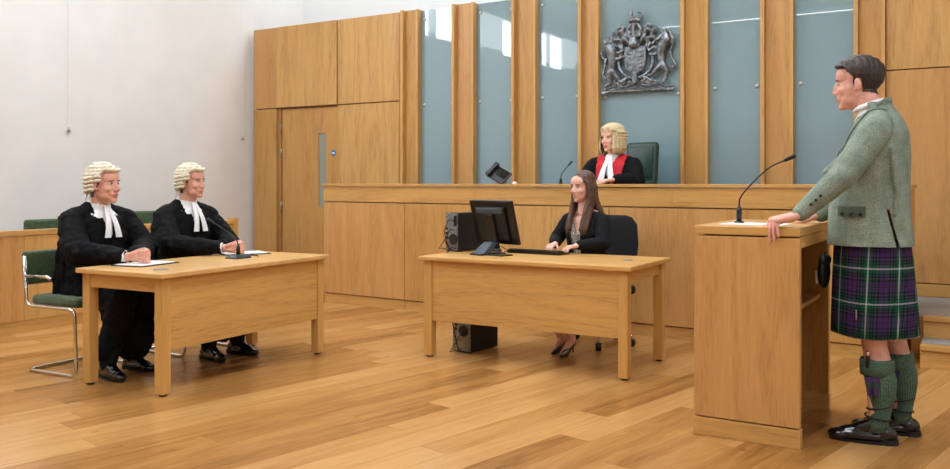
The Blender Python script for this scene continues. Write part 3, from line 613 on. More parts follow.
    for s, nm in ((-1, 'mantling'), (1, 'mantling')):
        c = 192; X = lambda d: c+s*d
        S_(nm, [[(X(30), 190, 10), (X(52), 165, 12, .045), (X(70), 190, 9), (X(62), 215, 8)], [(X(48), 160, 11), (X(70), 130, 12, .05), (X(92), 142, 9), (X(84), 162, 7)], [(X(60), 140, 9), (X(54), 116, 10, .045), (X(72), 100, 9), (X(86), 112, 7)],
                [(X(76), 170, 9), (X(100), 168, 9, .045), (X(110), 186, 7), (X(98), 202, 8)], [(X(92), 136, 8), (X(112), 126, 8), (X(114), 142, 6)], [(X(40), 140, 8), (X(44), 170, 8)], [(X(84), 200, 8), (X(66), 226, 7)]])
    rb = MB(); L1 = []
    for i in range(41):
        u = 22+i*(388-22)/40; v = 432-14*math.sin((u-22)/366*PI)*1.0+6*math.sin(u/18); L1.append((u, v))
    for k in range(40): rb.cap(q(L1[k][0], L1[k][1]-10, .035), q(L1[k+1][0], L1[k+1][1]-10, .035), .011); rb.cap(q(L1[k][0], L1[k][1]+9, .035), q(L1[k+1][0], L1[k+1][1]+9, .035), .011)
    rb.cap(q(20, 440, .03), q(388, 440, .03), .014)
    rb.organic('motto_ribbon', M['pewter'], t, .005, 1)
    text('lettering', 'DIEU ET    MON DROIT', .045, M['pewter'], t, q(205, 424, .052), (PI/2, 0, 0), .004)
    fl = []
    for i in range(15):
        u = 72+i*17; v = 392-8*math.sin(i*2.1); fl.append([(u, v+14, 8), (u+random.uniform(-6, 6), v, 7, .04)])
    fl += [[(150, 372, 10), (120, 392, 9), (96, 396, 7)], [(246, 372, 10), (280, 392, 9), (306, 396, 7)], [(198, 366, 14, .05), (198, 396, 14, .05)]]
    S_('thistle_and_rose_mound', fl)
crest()

# ------------------------------------------------------------------ people
def hand(b, wrist, d, up, side, curl=(25, 30, 20), sc=1.0, thumb=40, spread=6, root=None):
    """palm + 4 unequal fingers + thumb; d along the hand, up = back of the hand, side=+1 thumb towards up x d"""
    d = Vector(d).normalized(); up = Vector(up); up = (up-d*up.dot(d)).normalized(); lat = up.cross(d).normalized()*side; w_ = Vector(wrist)
    pl = .088*sc
    for k in (-1.05, -.35, .35, 1.05): b.cap(w_+lat*k*.017*sc+d*.008, w_+d*pl+lat*k*.025*sc, .0145*sc, .0125*sc, n=8)
    for i, (k, ln) in enumerate(((1.15, .072), (.38, .080), (-.38, .074), (-1.12, .058))):
        p = w_+d*pl+lat*k*.0235*sc; dd = Matrix.Rotation(math.radians(spread*k)*side, 3, up) @ d; ax = lat*side
        r = (.0088-.0006*i)*sc; cc = curl[i] if isinstance(curl[0], (list, tuple)) else curl; a = 0
        for j, f in enumerate((.45, .31, .24)):
            a += cc[j]; v = (dd*math.cos(math.radians(a))-up*math.sin(math.radians(a))); q_ = p+v*ln*f*sc; b.cap(p, q_, r, r*.93, n=8); p = q_; r *= .93
    p = w_+d*.022*sc+lat*.022*sc-up*.006*sc; v = (d*math.cos(math.radians(thumb))+lat*math.sin(math.radians(thumb))-up*.25).normalized()
    b.cap(p, p+v*.042*sc, .0145*sc, .0105*sc, n=8); p = p+v*.042*sc; v = (v+d*.45).normalized(); b.cap(p, p+v*.03*sc, .0105*sc, .0095*sc, n=8); p = p+v*.03*sc; v = (v+d*.3).normalized(); b.cap(p, p+v*.022*sc, .0095*sc, .008*sc, n=8)
def head_prims(b, Mh, fem=False, fat=1.0):
    j = (.88 if fem else 1.0)*fat
    def E_(c, r, rot=(0, 0, 0)): b.ell(c, r, rot, mat=Mh)
    E_((-.014, 0, .040), (.098, .077, .087)); E_((.030, 0, -.02), (.064, .063*fat, .085)); E_((.028, 0, -.075), (.056, .052*j, .040)); E_((.0, 0, -.05), (.06, .058*j, .05))
    E_((.072, 0, -.100), (.018, .021*j, .016)); E_((.056, 0, .044), (.0385, .064, .050)); E_((.070, 0, -.055), (.024, .034*j, .026))
    b.cap((.089, 0, .014), (.101, 0, -.022), .0085, .0115, mat=Mh); E_((.102, 0, -.030), (.0125, .0105, .0095))
    for s in (-1, 1):
        E_((.096, s*.0115, -.034), (.012, .0085, .008)); E_((.077, s*.027, .027), (.012, .022, .008), (0, 0, -s*.5)); E_((.060, s*.036*fat, -.026), (.027, .024, .024))
        E_((-.006, s*.082, -.006), (.0175, .0075, .030), (0, .2, -s*.5)); E_((.006, s*.074, -.028), (.008, .006, .01)); E_((.036, s*.040*j, -.066), (.034, .018, .03))
    E_((.0855, 0, -.057), (.0135, .021, .0055)); E_((.084, 0, -.0685), (.0135, .018, .0065))
def mk_head(root, body_me, Mh, skin, browm, open_=1.0):
    """eyes, brows and lips as parts set on the finished body surface"""
    Mi = np.array(Mh.inverted())
    def loc(V): return V @ Mi[:3, :3].T+Mi[:3, 3]
    for s in (-1, 1):
        e = MB().ell((.0785, s*.030, .0065), (.0115, .0135, .0056), (0, 0, s*.25), mat=Mh).build('eye', [M['eyew'], M['iris']], root, smooth=True)
        c = Mh @ Vector((.09, s*.0285, .0065)); r = .0062*Mh.to_scale().x
        for p in e.data.polygons:
            if (Vector(p.center)-c).length < r*1.45: p.material_index = 1
    for s in (-1, 1):
        patch(body_me, lambda V: (lambda q: (q[:, 0] > .05) & (abs(q[:, 1]*s-.031) < .0165) & (abs(q[:, 2]-(.0265-.14*abs(q[:, 1]*s-.028))) < .0036))(loc(V)), .002, 'eyebrow', browm, root)
        patch(body_me, lambda V: (lambda q: (q[:, 0] > .06) & (abs(q[:, 1]*s-.030) < .0145) & (abs(q[:, 2]-(.0135-.12*abs(q[:, 1]*s-.03))) < .0030))(loc(V)), .0018, 'eyelash', M['hairdk'], root)
    patch(body_me, lambda V: (lambda q: (q[:, 0] > .082) & (abs(q[:, 1]) < .022) & (abs(q[:, 2]+.0625) < .0075*np.sqrt(np.clip(1-(q[:, 1]/.024)**2, 0, 1))))(loc(V)), .0006, 'lip', M['lip'], root)
    return loc
def headmat(pos, yaw=0, pitch=0, roll=0, sc=1.0):
    return Matrix.Translation(pos) @ Euler((roll, pitch, yaw)).to_matrix().to_4x4() @ Matrix.Scale(sc, 4)
def shoe(root, ank, yaw, heel=False, sc=1.0, sole_z=0.0, mat=None, low=False):
    b = MB(); Rm = Matrix.Translation((ank[0], ank[1], sole_z)) @ Matrix.Rotation(yaw, 4, 'Z') @ Matrix.Scale(sc, 4)
    b2 = MB()
    if heel:
        b.cap((-.045, 0, .075), (.06, 0, .022), .022, .026, flat=1, mat=Rm); b.cap((.06, 0, .02), (.13, 0, .014), .028, .012, mat=Rm); b.cap((-.055, 0, .07), (-.06, 0, .006), .012, .005, mat=Rm); b.cap((-.05, 0, .085), (-.055, 0, .07), .026, .022, mat=Rm)
    else:
        b.ell((.04, 0, .032), (.15, .045, .03), mat=Rm); b.ell((-.05, 0, .045), (.055, .037, .04), mat=Rm); b.ell((.13, 0, .026), (.06, .042, .027), mat=Rm); b.cap((-.03, 0, .085), (.055, 0, .055), .044, .036, mat=Rm); b.cap((.05, 0, .045), (.11, 0, .035), .04, .035, mat=Rm)
    V = [(x, y, max(z, sole_z+.004)) for x, y, z in b.V]; b.V = V
    o = b.organic('shoe', mat or M['shoe'], root, .005, 2)
    if not heel:
        b2.loft([(.035, 0, .0, .143, .043), (.035, 0, .012, .147, .046)], 24); b2.V = [tuple(Rm @ Vector(v)) for v in b2.V]; b2.build('sole', M['blackm'], o, smooth=False)
        b2b = MB().loft([(-.065, 0, 0, .043, .037), (-.065, 0, .024, .043, .037)], 16); b2b.V = [tuple(Rm @ Vector(v)) for v in b2b.V]; b2b.build('heel', M['blackm'], o)
    return o
def folds(b, a0, a1, n, r, spread0, spread1, seed=0):
    """thin raised drape lines fanning from a0 to a1"""
    rnd = random.Random(seed); a0 = Vector(a0); a1 = Vector(a1); s0 = Vector(spread0); s1 = Vector(spread1)
    for i in range(n):
        t = (i/(n-1)-.5)*2 if n > 1 else 0; t += rnd.uniform(-.12, .12); m_ = (a0+s0*t+a1+s1*t)/2+Vector((rnd.uniform(-.01, .01), rnd.uniform(-.01, .01), 0))
        b.chain([a0+s0*t, m_, a1+s1*t], [r*.6, r, r*rnd.uniform(.7, 1.1)], n=8)
def hair_short(root, me, loc, mat, off=.011, low=-.06):
    def sel(V):
        q = loc(V); x, y, z = q.T; hl = np.where(x > .05, .080-.15*abs(y), np.where(x > .012, .075-(.05-x)*1.25, np.where(x > .0, -.012, np.where(x > -.02, .02*(z < 9), low+.3*abs(y)))))
        return (z > hl) & (z < .2) & (x*x+y*y < .03) & ~((abs(y) > .0765) & (z < .028) & (z > -.045) & (x > -.024))
    def of(V):
        q = loc(V); x, y, z = q.T; return .003+off*np.clip((z+.05)/.13, 0, 1)*(1+.3*np.sin(y*210+x*90+z*60)*np.cos(x*120))+.008*np.exp(-((x-.07)/.03)**2)*(z > .06)
    return patch(me, sel, of, 'hair', mat, root, smooth_it=2)
def court_wig(root, me, loc, Mh, mat, long_=False):
    def sel(V):
        q = loc(V); x, y, z = q.T; hl = np.where(x > .045, .074, np.where(x > .0, .03+(x)*.9, np.where(x > -.02, .024, -.045)))
        return (z > hl) & (x*x+y*y < .03) & ~((abs(y) > .07) & (z < .024) & (x > -.02))
    def off(V):
        q = loc(V); a = np.arctan2(abs(q[:, 1]), -q[:, 0]); 
        return .023+.004*np.sin(q[:, 0]*210)*np.cos(q[:, 1]*170)+.003*np.sin(q[:, 2]*330+3*q[:, 0])+.004*np.exp(-((q[:, 0]-.07)/.02)**2)
    w = patch(me, sel, off, 'court_wig', mat, root, smooth_it=1)
    pre = []
    for s in (-1, 1):
        for r_ in range(4):
            for c_ in range(3):
                ang = math.radians(62+c_*27); rad = .090+.012*math.sin(ang); z = .052-r_*.025-(.006*c_)
                c = Vector((-math.cos(PI-ang)*-1*-.0, 0, 0)); x = math.cos(ang)*.1-.022; y = s*(math.sin(ang)*.076+.018)
                if r_ > 1 and c_ == 0: continue
                tx = Vector((-math.sin(ang), s*math.cos(ang)*.8, -.08)).normalized(); p = Vector((x, y, z))
                MB().cap(p-tx*.013, p+tx*.013, .0115, .0115, n=12, mat=Mh).build('curl', mat, w, smooth=True)
    for x_, z_ in ((-.11, -.045), (-.112, -.02)):
        MB().cap((x_-.006, -.026, z_), (x_-.006, .026, z_), .011, mat=Mh).build('curl', mat, w, smooth=True)
    for s in (-1, 1):
        MB().chain([Mh @ Vector(p) for p in ((-.112, s*.012, -.05), (-.125, s*.018, -.09), (-.128, s*.02, -.125))], [.006, .0035, .004]).build('wig_tail', mat, w, smooth=True)
    return w
def bands(root, top, end, scale=1.0, bulge=.02):
    """two white preaching bands falling from the wing collar; top and end are (x, z)"""
    for s in (-1, 1):
        w0, w1 = .011*scale, .021*scale; V = []
        for k in range(8):
            f = k/7; z = top[1]+(end[1]-top[1])*f; x = top[0]+(end[0]-top[0])*f+bulge*math.sin(f*PI); wd = w0+(w1-w0)*f; yc = s*(.009+.030*f*scale)
            V += [(x, yc-wd, z), (x+.004, yc, z), (x, yc+wd, z), (x-.004, yc+wd, z), (x-.004, yc-wd, z)]
        F = [(k*5+i, k*5+(i+1) % 5, (k+1)*5+(i+1) % 5, (k+1)*5+i) for k in range(7) for i in range(5)]+[tuple(range(5))[::-1], tuple(35+i for i in range(5))]
        MB().add(V, F).build('neck_band', M['white'], root)

def seated(name_label, loc, rot, P):
    """a seated figure, local frame: faces +x, hips over the origin"""
    g_ = P.get; root = thing('person', name_label, 'person', loc, rot); fem = g_('fem', False)
    zs = g_('zs', 0.0); hz = .53+zs; lean = g_('lean', .06); shx = lean; shz = g_('shz', 1.0)+zs; nk = Vector((lean+.005, g_('ny', 0), shz+.075)); sw = g_('sw', .185)
    hc = Vector(g_('head', (lean+.05, 0, 1.245))); hc.z += zs; Mh = headmat(hc, g_('yaw', 0), g_('pitch', 0), g_('roll', 0), g_('hs', 1.0)); ank = g_('ankles', [(.44, .12), (.44, -.12)])
    kz = g_('kz', .50)+zs; kx = g_('kx', .44); wr = [Vector(v) for v in P['wrists']]; el = [Vector(v) for v in P['elbows']]; fl = g_('floor', 0.0)
    for v in wr+el: v.z += zs
    b = MB(); head_prims(b, Mh, fem, g_('fat', 1.0))
    nb = Mh @ Vector((-.022, 0, -.055)); b.cap(nb, nk-Vector((.0, 0, .03)), .053*(.88 if fem else 1.08), .060*(.9 if fem else 1.1))
    b.cap(nk-Vector((.02, 0, .035)), (shx-.02, .1, shz+.02), .05, .045); b.cap(nk-Vector((.02, 0, .035)), (shx-.02, -.1, shz+.02), .05, .045)
    b.loft([(-.01, 0, hz-.07, .1, .14), (0, 0, hz, .115, .155), (lean*.4, 0, hz+.18, .09, .125), (lean*.8, 0, shz-.13, .1, .145), (shx, 0, shz, .075, .13), (shx-.01, 0, shz+.04, .04, .07)])
    for i, s in enumerate((1, -1)):
        sh = Vector((shx, s*sw, shz-.02)); b.cap((shx, s*.08, shz-.01), sh, .05, .045); b.cap(sh, el[i], .046, .038); b.cap(el[i], wr[i], .037, .025, flat=1)
        k = Vector((kx, s*.1, kz)); a = Vector((ank[i][0], ank[i][1], .1+fl)); b.cap((0, s*.09, hz-.01), k, .08, .055); b.cap(k, a, .052, .034); b.cap(a, a+Vector((.07, 0, -.06)), .028, .02)
    P['hands'](b, wr)
    me = b.remesh(.0042, 2); body = link('body', me, M['skin2' if fem else 'skin'], root, smooth=True)
    loc_ = mk_head(root, me, Mh, None, g_('browm', M['hairdk']))
    return dict(root=root, me=me, Mh=Mh, loc=loc_, hz=hz, shx=shx, shz=shz, nk=nk, sw=sw, lean=lean, el=el, wr=wr, ank=ank, kx=kx, kz=kz, fl=fl)

def clasped(center):
    cx = Vector(center)
    def f(b, wr):
        for i, s in enumerate((1, -1)):
            kn = cx+Vector((-.01, s*.018, .006))
            for z in (-.024, -.006, .014): b.cap(wr[i]+Vector((.0, 0, z*.5)), kn+Vector((0, 0, z)), .018, .0145, n=8)
            for j in range(4):   # fingers lace over the other hand's knuckles
                p0 = cx+Vector((.006+(.009 if s > 0 else 0)*1.0, s*.02, .030-.020*j)); x = .012+(.004 if s > 0 else -.004)
                zz = .032-.020*j+(.006 if s > 0 else -.004)
                pts = [p0, cx+Vector((.036+.004*(j in (1, 2)), s*.012, zz)), cx+Vector((.036, -s*.02, zz-.004)), cx+Vector((.006, -s*.036, zz-.008))]
                b.chain(pts, [.0095, .0088, .0080, .0072], n=8)
            b.chain([wr[i]+Vector((.03, 0, .016)), cx+Vector((-.012, s*.014, .04)), cx+Vector((.012, s*.002, .048)), cx+Vector((.03, -s*.004, .044))], [.013, .0115, .01, .009], n=8)
    return f

def barrister(label, loc, rot, hands_c, P, seed):
    c = Vector(hands_c)
    P.update(dict(wrists=[c+Vector((-.085, .055, .0)), c+Vector((-.085, -.055, .0))], hands=clasped(c)))
    d = seated(label, loc, rot, P); r = d['root']; shx, shz, sw, hz, lean = d['shx'], d['shz'], d['sw'], d['hz'], d['lean']
    # dark hair under the wig, wig, curls
    patch(d['me'], lambda V: (lambda q: (q[:, 2] > -.075) & (q[:, 2] < .05) & (q[:, 0] < np.where(q[:, 2] > .0, .02, -.03)) & (q[:, 0]**2+q[:, 1]**2 < .03) & ~((abs(q[:, 1]) > .071) & (q[:, 0] > -.02)))(d['loc'](V)), .006, 'hair', M['hairdk'], r)
    court_wig(r, d['me'], d['loc'], d['Mh'], M['wig'])
    # shirt
    b = MB(); nk = d['nk']; b.loft([(lean*.5, 0, hz+.2, .115, .15), (lean*.85, 0, shz-.12, .118, .16), (shx, 0, shz, .092, .145), (shx+.01, 0, shz+.045, .062, .075), (shx+.012, 0, shz+.092, .064, .064), (shx+.012, 0, shz+.1, .05, .05)]); b.organic('shirt', M['white'], r, .006, 2)
    b = MB()
    for s in (-1, 1): b.cap((nk.x-.03, s*.066, shz+.092), (nk.x+.062, s*.02, shz+.068), .014, .012, flat=.45, side=(0, 1, 0)); b.cap((nk.x-.03, s*.066, shz+.092), (nk.x-.07, s*.02, shz+.1), .013, .013, flat=.5)
    b.organic('wing_collar', M['white'], r, .005, 1)
    bands(r, (nk.x+.075, shz+.075), (lean*.85+.166, shz-.14), 1.12)
    # waistcoat + gown
    b = MB()
    b.loft([(lean*.3-.01, 0, hz-.07, .17, .225), (lean*.3-.01, 0, hz+.08, .15, .20), (lean*.6, 0, hz+.22, .142, .185), (lean*.85-.005, 0, shz-.13, .14, .195), (shx-.012, 0, shz-.02, .118, .18), (shx-.022, 0, shz+.045, .075, .11), (shx-.03, 0, shz+.075, .055, .07)], pw=2.2)
    for i, s in enumerate((1, -1)):
        sh = Vector((shx-.01, s*(sw+.012), shz-.025)); e_ = d['el'][i]; w_ = d['wr'][i]-(d['wr'][i]-e_).normalized()*.055
        b.cap((shx-.02, s*.06, shz+.035), sh, .06, .072); b.cap(sh, e_+Vector((0, 0, .01)), .074, .084); b.cap(e_, w_, .078, .05)
        b.cap(e_+Vector((-.03, 0, -.03)), w_+Vector((-.08, 0, -.0)), .06, .045)
        folds(b, sh+Vector((0, s*.045, .02)), e_+Vector((0, s*.06, 0)), 4, .017, (.06, 0, 0), (.075, 0, .0), seed+i)
        k = Vector((d['kx'], s*.1, d['kz'])); b.cap((.02, s*.1, hz+.0), k, .115, .082)
        b.cap(k+Vector((.0, 0, -.0)), (d['ank'][i][0]-.02, d['ank'][i][1], .17), .088, .078)
    b.cap((.30, 0, d['kz']-.01), (.41, 0, .2), .11, .12); b.cap((.2, 0, d['kz']-.03), (.28, 0, .24), .1, .09)
    folds(b, (.46, 0, .46), (.50, 0, .2), 5, .016, (0, .15, 0), (0, .17, 0), seed+30)
    folds(b, (-.16+lean*.3, 0, shz-.05), (-.16, 0, .46), 7, .02, (0, .14, 0), (0, .2, 0), seed+9)
    for s in (1, -1): folds(b, (.0, s*.17, shz-.16), (.03, s*.215, .45), 5, .018, (.08, 0, 0), (.13, 0, 0), seed+13+s)
    b.V = [(x, y, z) for x, y, z in b.V]
    me = b.remesh(.0075, 2)
    cut(me, lambda c, n: c.x > shx+.02 and c.z > shz-.14 and c.z < shz+.13 and abs(c.y) < .004+(c.z-(shz-.14))*.24 and n.x > -.3)
    cut(me, lambda c, n: c.z > shz+.045 and abs(c.y) < .062 and c.x > shx-.055)
    go = drape(link('gown', me, M['gown'], r, smooth=True), .03, .07)
    for i in (0, 1):
        v = (d['wr'][i]-d['el'][i]).normalized(); p = d['wr'][i]-v*.02; MB().cyl(p-v*.05, p+v*.008, .0395, .037, 20).build('shirt_cuff', M['white'], r, .002, True)
        t_ = MB(); k = Vector((d['kx'], (.1, -.1)[i], d['kz'])); a = Vector((d['ank'][i][0], d['ank'][i][1], .075)); t_.cap(k, a+Vector((-.01, 0, .02)), .075, .055); t_.organic('trouser_leg', M['suit'], r, .008, 1)
        shoe(r, (d['ank'][i][0], d['ank'][i][1]), P.get('shoeyaw', (0.05, -.15))[i])
    # gown yoke pleats: gathered yoke seam over the shoulder
    return d
# first barrister (near), second (further)
barrister('heavier barrister in wig and black gown, nearest the camera', (-5.27, 3.69, 0), math.radians(0), (.585, -.06, .775), dict(fat=1.1, elbows=[(.16, .27, .80), (.20, -.26, .80)], head=(.10, .0, 1.23), lean=.05, shz=1.02, yaw=math.radians(14), hs=1.07, pitch=-.02, sw=.195, ankles=[(.33, .07), (.42, -.19)]), 1)
barrister('younger slimmer barrister in wig and gown, beside the desk microphone', (-5.27, 4.43, 0), math.radians(0), (.56, .03, .775), dict(fat=1.03, elbows=[(.17, .27, .80), (.18, -.26, .80)], head=(.10, .0, 1.245), lean=.05, shz=1.025, yaw=math.radians(12), hs=1.02, pitch=-.03, sw=.185, ankles=[(.52, .07), (.5, -.18)]), 21)

# judge
def judge():
    c = Vector((.37, 0, .87))
    def hands(b, wr): hand(b, wr[0], (.9, -.45, -.05), (0, 0, 1), -1, (12, 18, 14)); hand(b, wr[1], (.9, .45, -.05), (0, 0, 1), 1, (12, 18, 14))
    zs = .40
    d = seated('judge in horsehair wig and scarlet-faced black robe behind the bench', (-2.96, 7.30, 0), math.radians(-92), dict(fem=True, zs=zs, elbows=[(.1, .24, .86), (.1, -.24, .86)], wrists=[(.25, .10, .868), (.25, -.10, .868)], hands=hands, head=(.06, 0, 1.235), yaw=math.radians(-18), lean=.03, shz=1.02, sw=.17, hs=1.02, floor=.31, kx=.32, kz=.5, ankles=[(.36, .1), (.36, -.1)], browm=M['hairbl']))
    r = d['root']; shx, shz, hz, Mh = d['shx'], d['shz'], d['hz'], d['Mh']
    b = MB()
    for s in (-1, 1):
        for k in range(7):
            a = math.radians(45+k*19); x = math.cos(a)*.085-.01; y = s*(math.sin(a)*.072+.012)
            b.chain([Mh @ Vector((x*.9, y*.85, .06)), Mh @ Vector((x, y*1.12, -.02)), Mh @ Vector((x*1.08, y*1.22, -.08)), Mh @ Vector((x*.95, y*1.12, -.118))], [.022, .024, .026, .017], n=8)
    b.ell((-.02, 0, .045), (.105, .084, .088), mat=Mh)
    hm = b.remesh(.005, 1); Mi = Mh.inverted()
    cut(hm, lambda c, n: (Mi @ c).x > .035 and abs((Mi @ c).y) < .066 and (Mi @ c).z < .085)
    link('hair', hm, M['hairbl'], r, smooth=True)
    b = MB(); b.ell((-.018, 0, .072), (.118, .098, .074), mat=Mh); b.cap((.065, -.055, .075), (.065, .055, .075), .022, mat=Mh); b.cap((.08, -.03, .09), (.08, .03, .09), .02, mat=Mh)
    for s in (-1, 1): b.cap((.05, s*.066, .07), (-.03, s*.088, .055), .02, .022, mat=Mh)
    wg = MB(); wg.V = b.V; wg.F = b.F; wm = wg.remesh(.005, 2); cut(wm, lambda c, n: (Mi @ c).z < .04)
    w = link('court_wig', wm, M['wigj'], r, smooth=True)
    for s in (-1, 1):
        for rr in range(3):
            for k in range(3):
                a = math.radians(75+k*30); tx = Vector((-math.sin(a), s*math.cos(a), 0)); p = Vector((math.cos(a)*.115-.018, s*(math.sin(a)*.088+.012), .055-.026*rr)); MB().cap(p-tx*.015, p+tx*.015, .0125, n=10, mat=Mh).build('curl', M['wigj'], w, smooth=True)
    b = MB(); b.loft([(.01, 0, hz+.2, .11, .14), (.03, 0, shz-.1, .115, .15), (shx, 0, shz, .088, .13), (shx+.01, 0, shz+.05, .062, .072), (shx+.012, 0, shz+.078, .056, .058)]); b.organic('shirt', M['white'], r, .006, 2)
    bands(r, (shx+.085, shz+.055), (.195, shz-.16), 1.45, .015)
    b = MB(); b.loft([(0, 0, hz-.07, .16, .2), (.01, 0, hz+.2, .145, .18), (.025, 0, shz-.13, .142, .185), (shx-.008, 0, shz-.02, .116, .17), (shx-.02, 0, shz+.045, .075, .105), (shx-.025, 0, shz+.07, .055, .065)], pw=2.2)
    for i, s in enumerate((1, -1)):
        sh = Vector((shx-.01, s*.19, shz-.025)); e_ = d['el'][i]; w_ = d['wr'][i]-(d['wr'][i]-e_).normalized()*.04
        b.cap((shx-.02, s*.08, shz+.02), sh, .062, .072); b.cap(sh, e_, .078, .085); b.cap(e_, w_, .08, .055); folds(b, sh+Vector((0, s*.045, 0)), e_+Vector((0, s*.06, 0)), 3, .014, (.05, 0, 0), (.06, 0, 0), 40+i)
    for s in (1, -1): b.cap((.02, s*.1, hz), (d['kx'], s*.1, d['kz']), .1, .08); b.cap((d['kx'], s*.1, d['kz']), (.34, s*.1, .45), .08, .07)
    me = b.remesh(.0075, 2); gm = me
    cut(gm, lambda c, n: c.x > shx+.02 and c.z > shz-.12 and abs(c.y) < .006+(c.z-(shz-.12))*.24 and n.x > -.3)
    cut(gm, lambda c, n: c.z > shz+.045 and abs(c.y) < .06 and c.x > shx-.05)
    drape(link('robe', gm, M['gown'], r, smooth=True), .012, .07)
    def sel(V):
        x, y, z = V.T; ay = abs(y); up = np.clip((z-(shz-.17))*.24, 0, 1); return (x > shx-.07+0*x) & (ay > .022+up*.1) & (ay < .115+up*.55) & (z > hz+.1) & (z < shz+.07) & (x > shx-.1) & ((x < .17))
    patch(gm, sel, .006, 'scarlet_facing', M['red'], r, smooth_it=1)
    for i in (0, 1): shoe(r, (.36, (.1, -.1)[i]), 0, sole_z=.31)
    # chair
    ch = thing('office_chair', 'green leather high-back chair behind the judge', 'chair', (-2.93, 7.40, .31), math.radians(-100))
    R_ = Matrix.Translation((-.23, 0, 0)) @ Matrix.Rotation(math.radians(-6), 4, 'Y')
    MB().box(-.045, .035, -.165, .165, .62, 1.32, R_).build('backrest', M['greenl'], ch, .035, True, 5)
    MB().box(.03, .05, -.135, .135, .66, .95, R_).build('lumbar_pad', M['greenl'], ch, .012, True, 3); MB().box(.03, .05, -.135, .135, .98, 1.27, R_).build('head_pad', M['greenl'], ch, .012, True, 3)
    MB().box(-.2, .27, -.24, .24, .40, .5).build('seat', M['greenl'], ch, .035, True, 5); MB().cyl((0, 0, .1), (0, 0, .41), .03).build('gas_lift', M['chrome'], ch, smooth=True)
    MB().box(-.27, -.23, -.04, .04, .38, .72).build('back_bracket', M['blackm'], ch)
    for k in range(5):
        a = 2*PI*k/5+.3; v = Vector((math.cos(a), math.sin(a), 0)); l = MB().cap((0, 0, .1), v*.24+Vector((0, 0, .075)), .022, .014).build('leg', M['blackm'], ch, smooth=True); p = v*.24; MB().cyl(p+Vector((-.012, 0, .03)), p+Vector((.012, 0, .03)), .03).build('castor', M['black'], l, smooth=True)
judge()

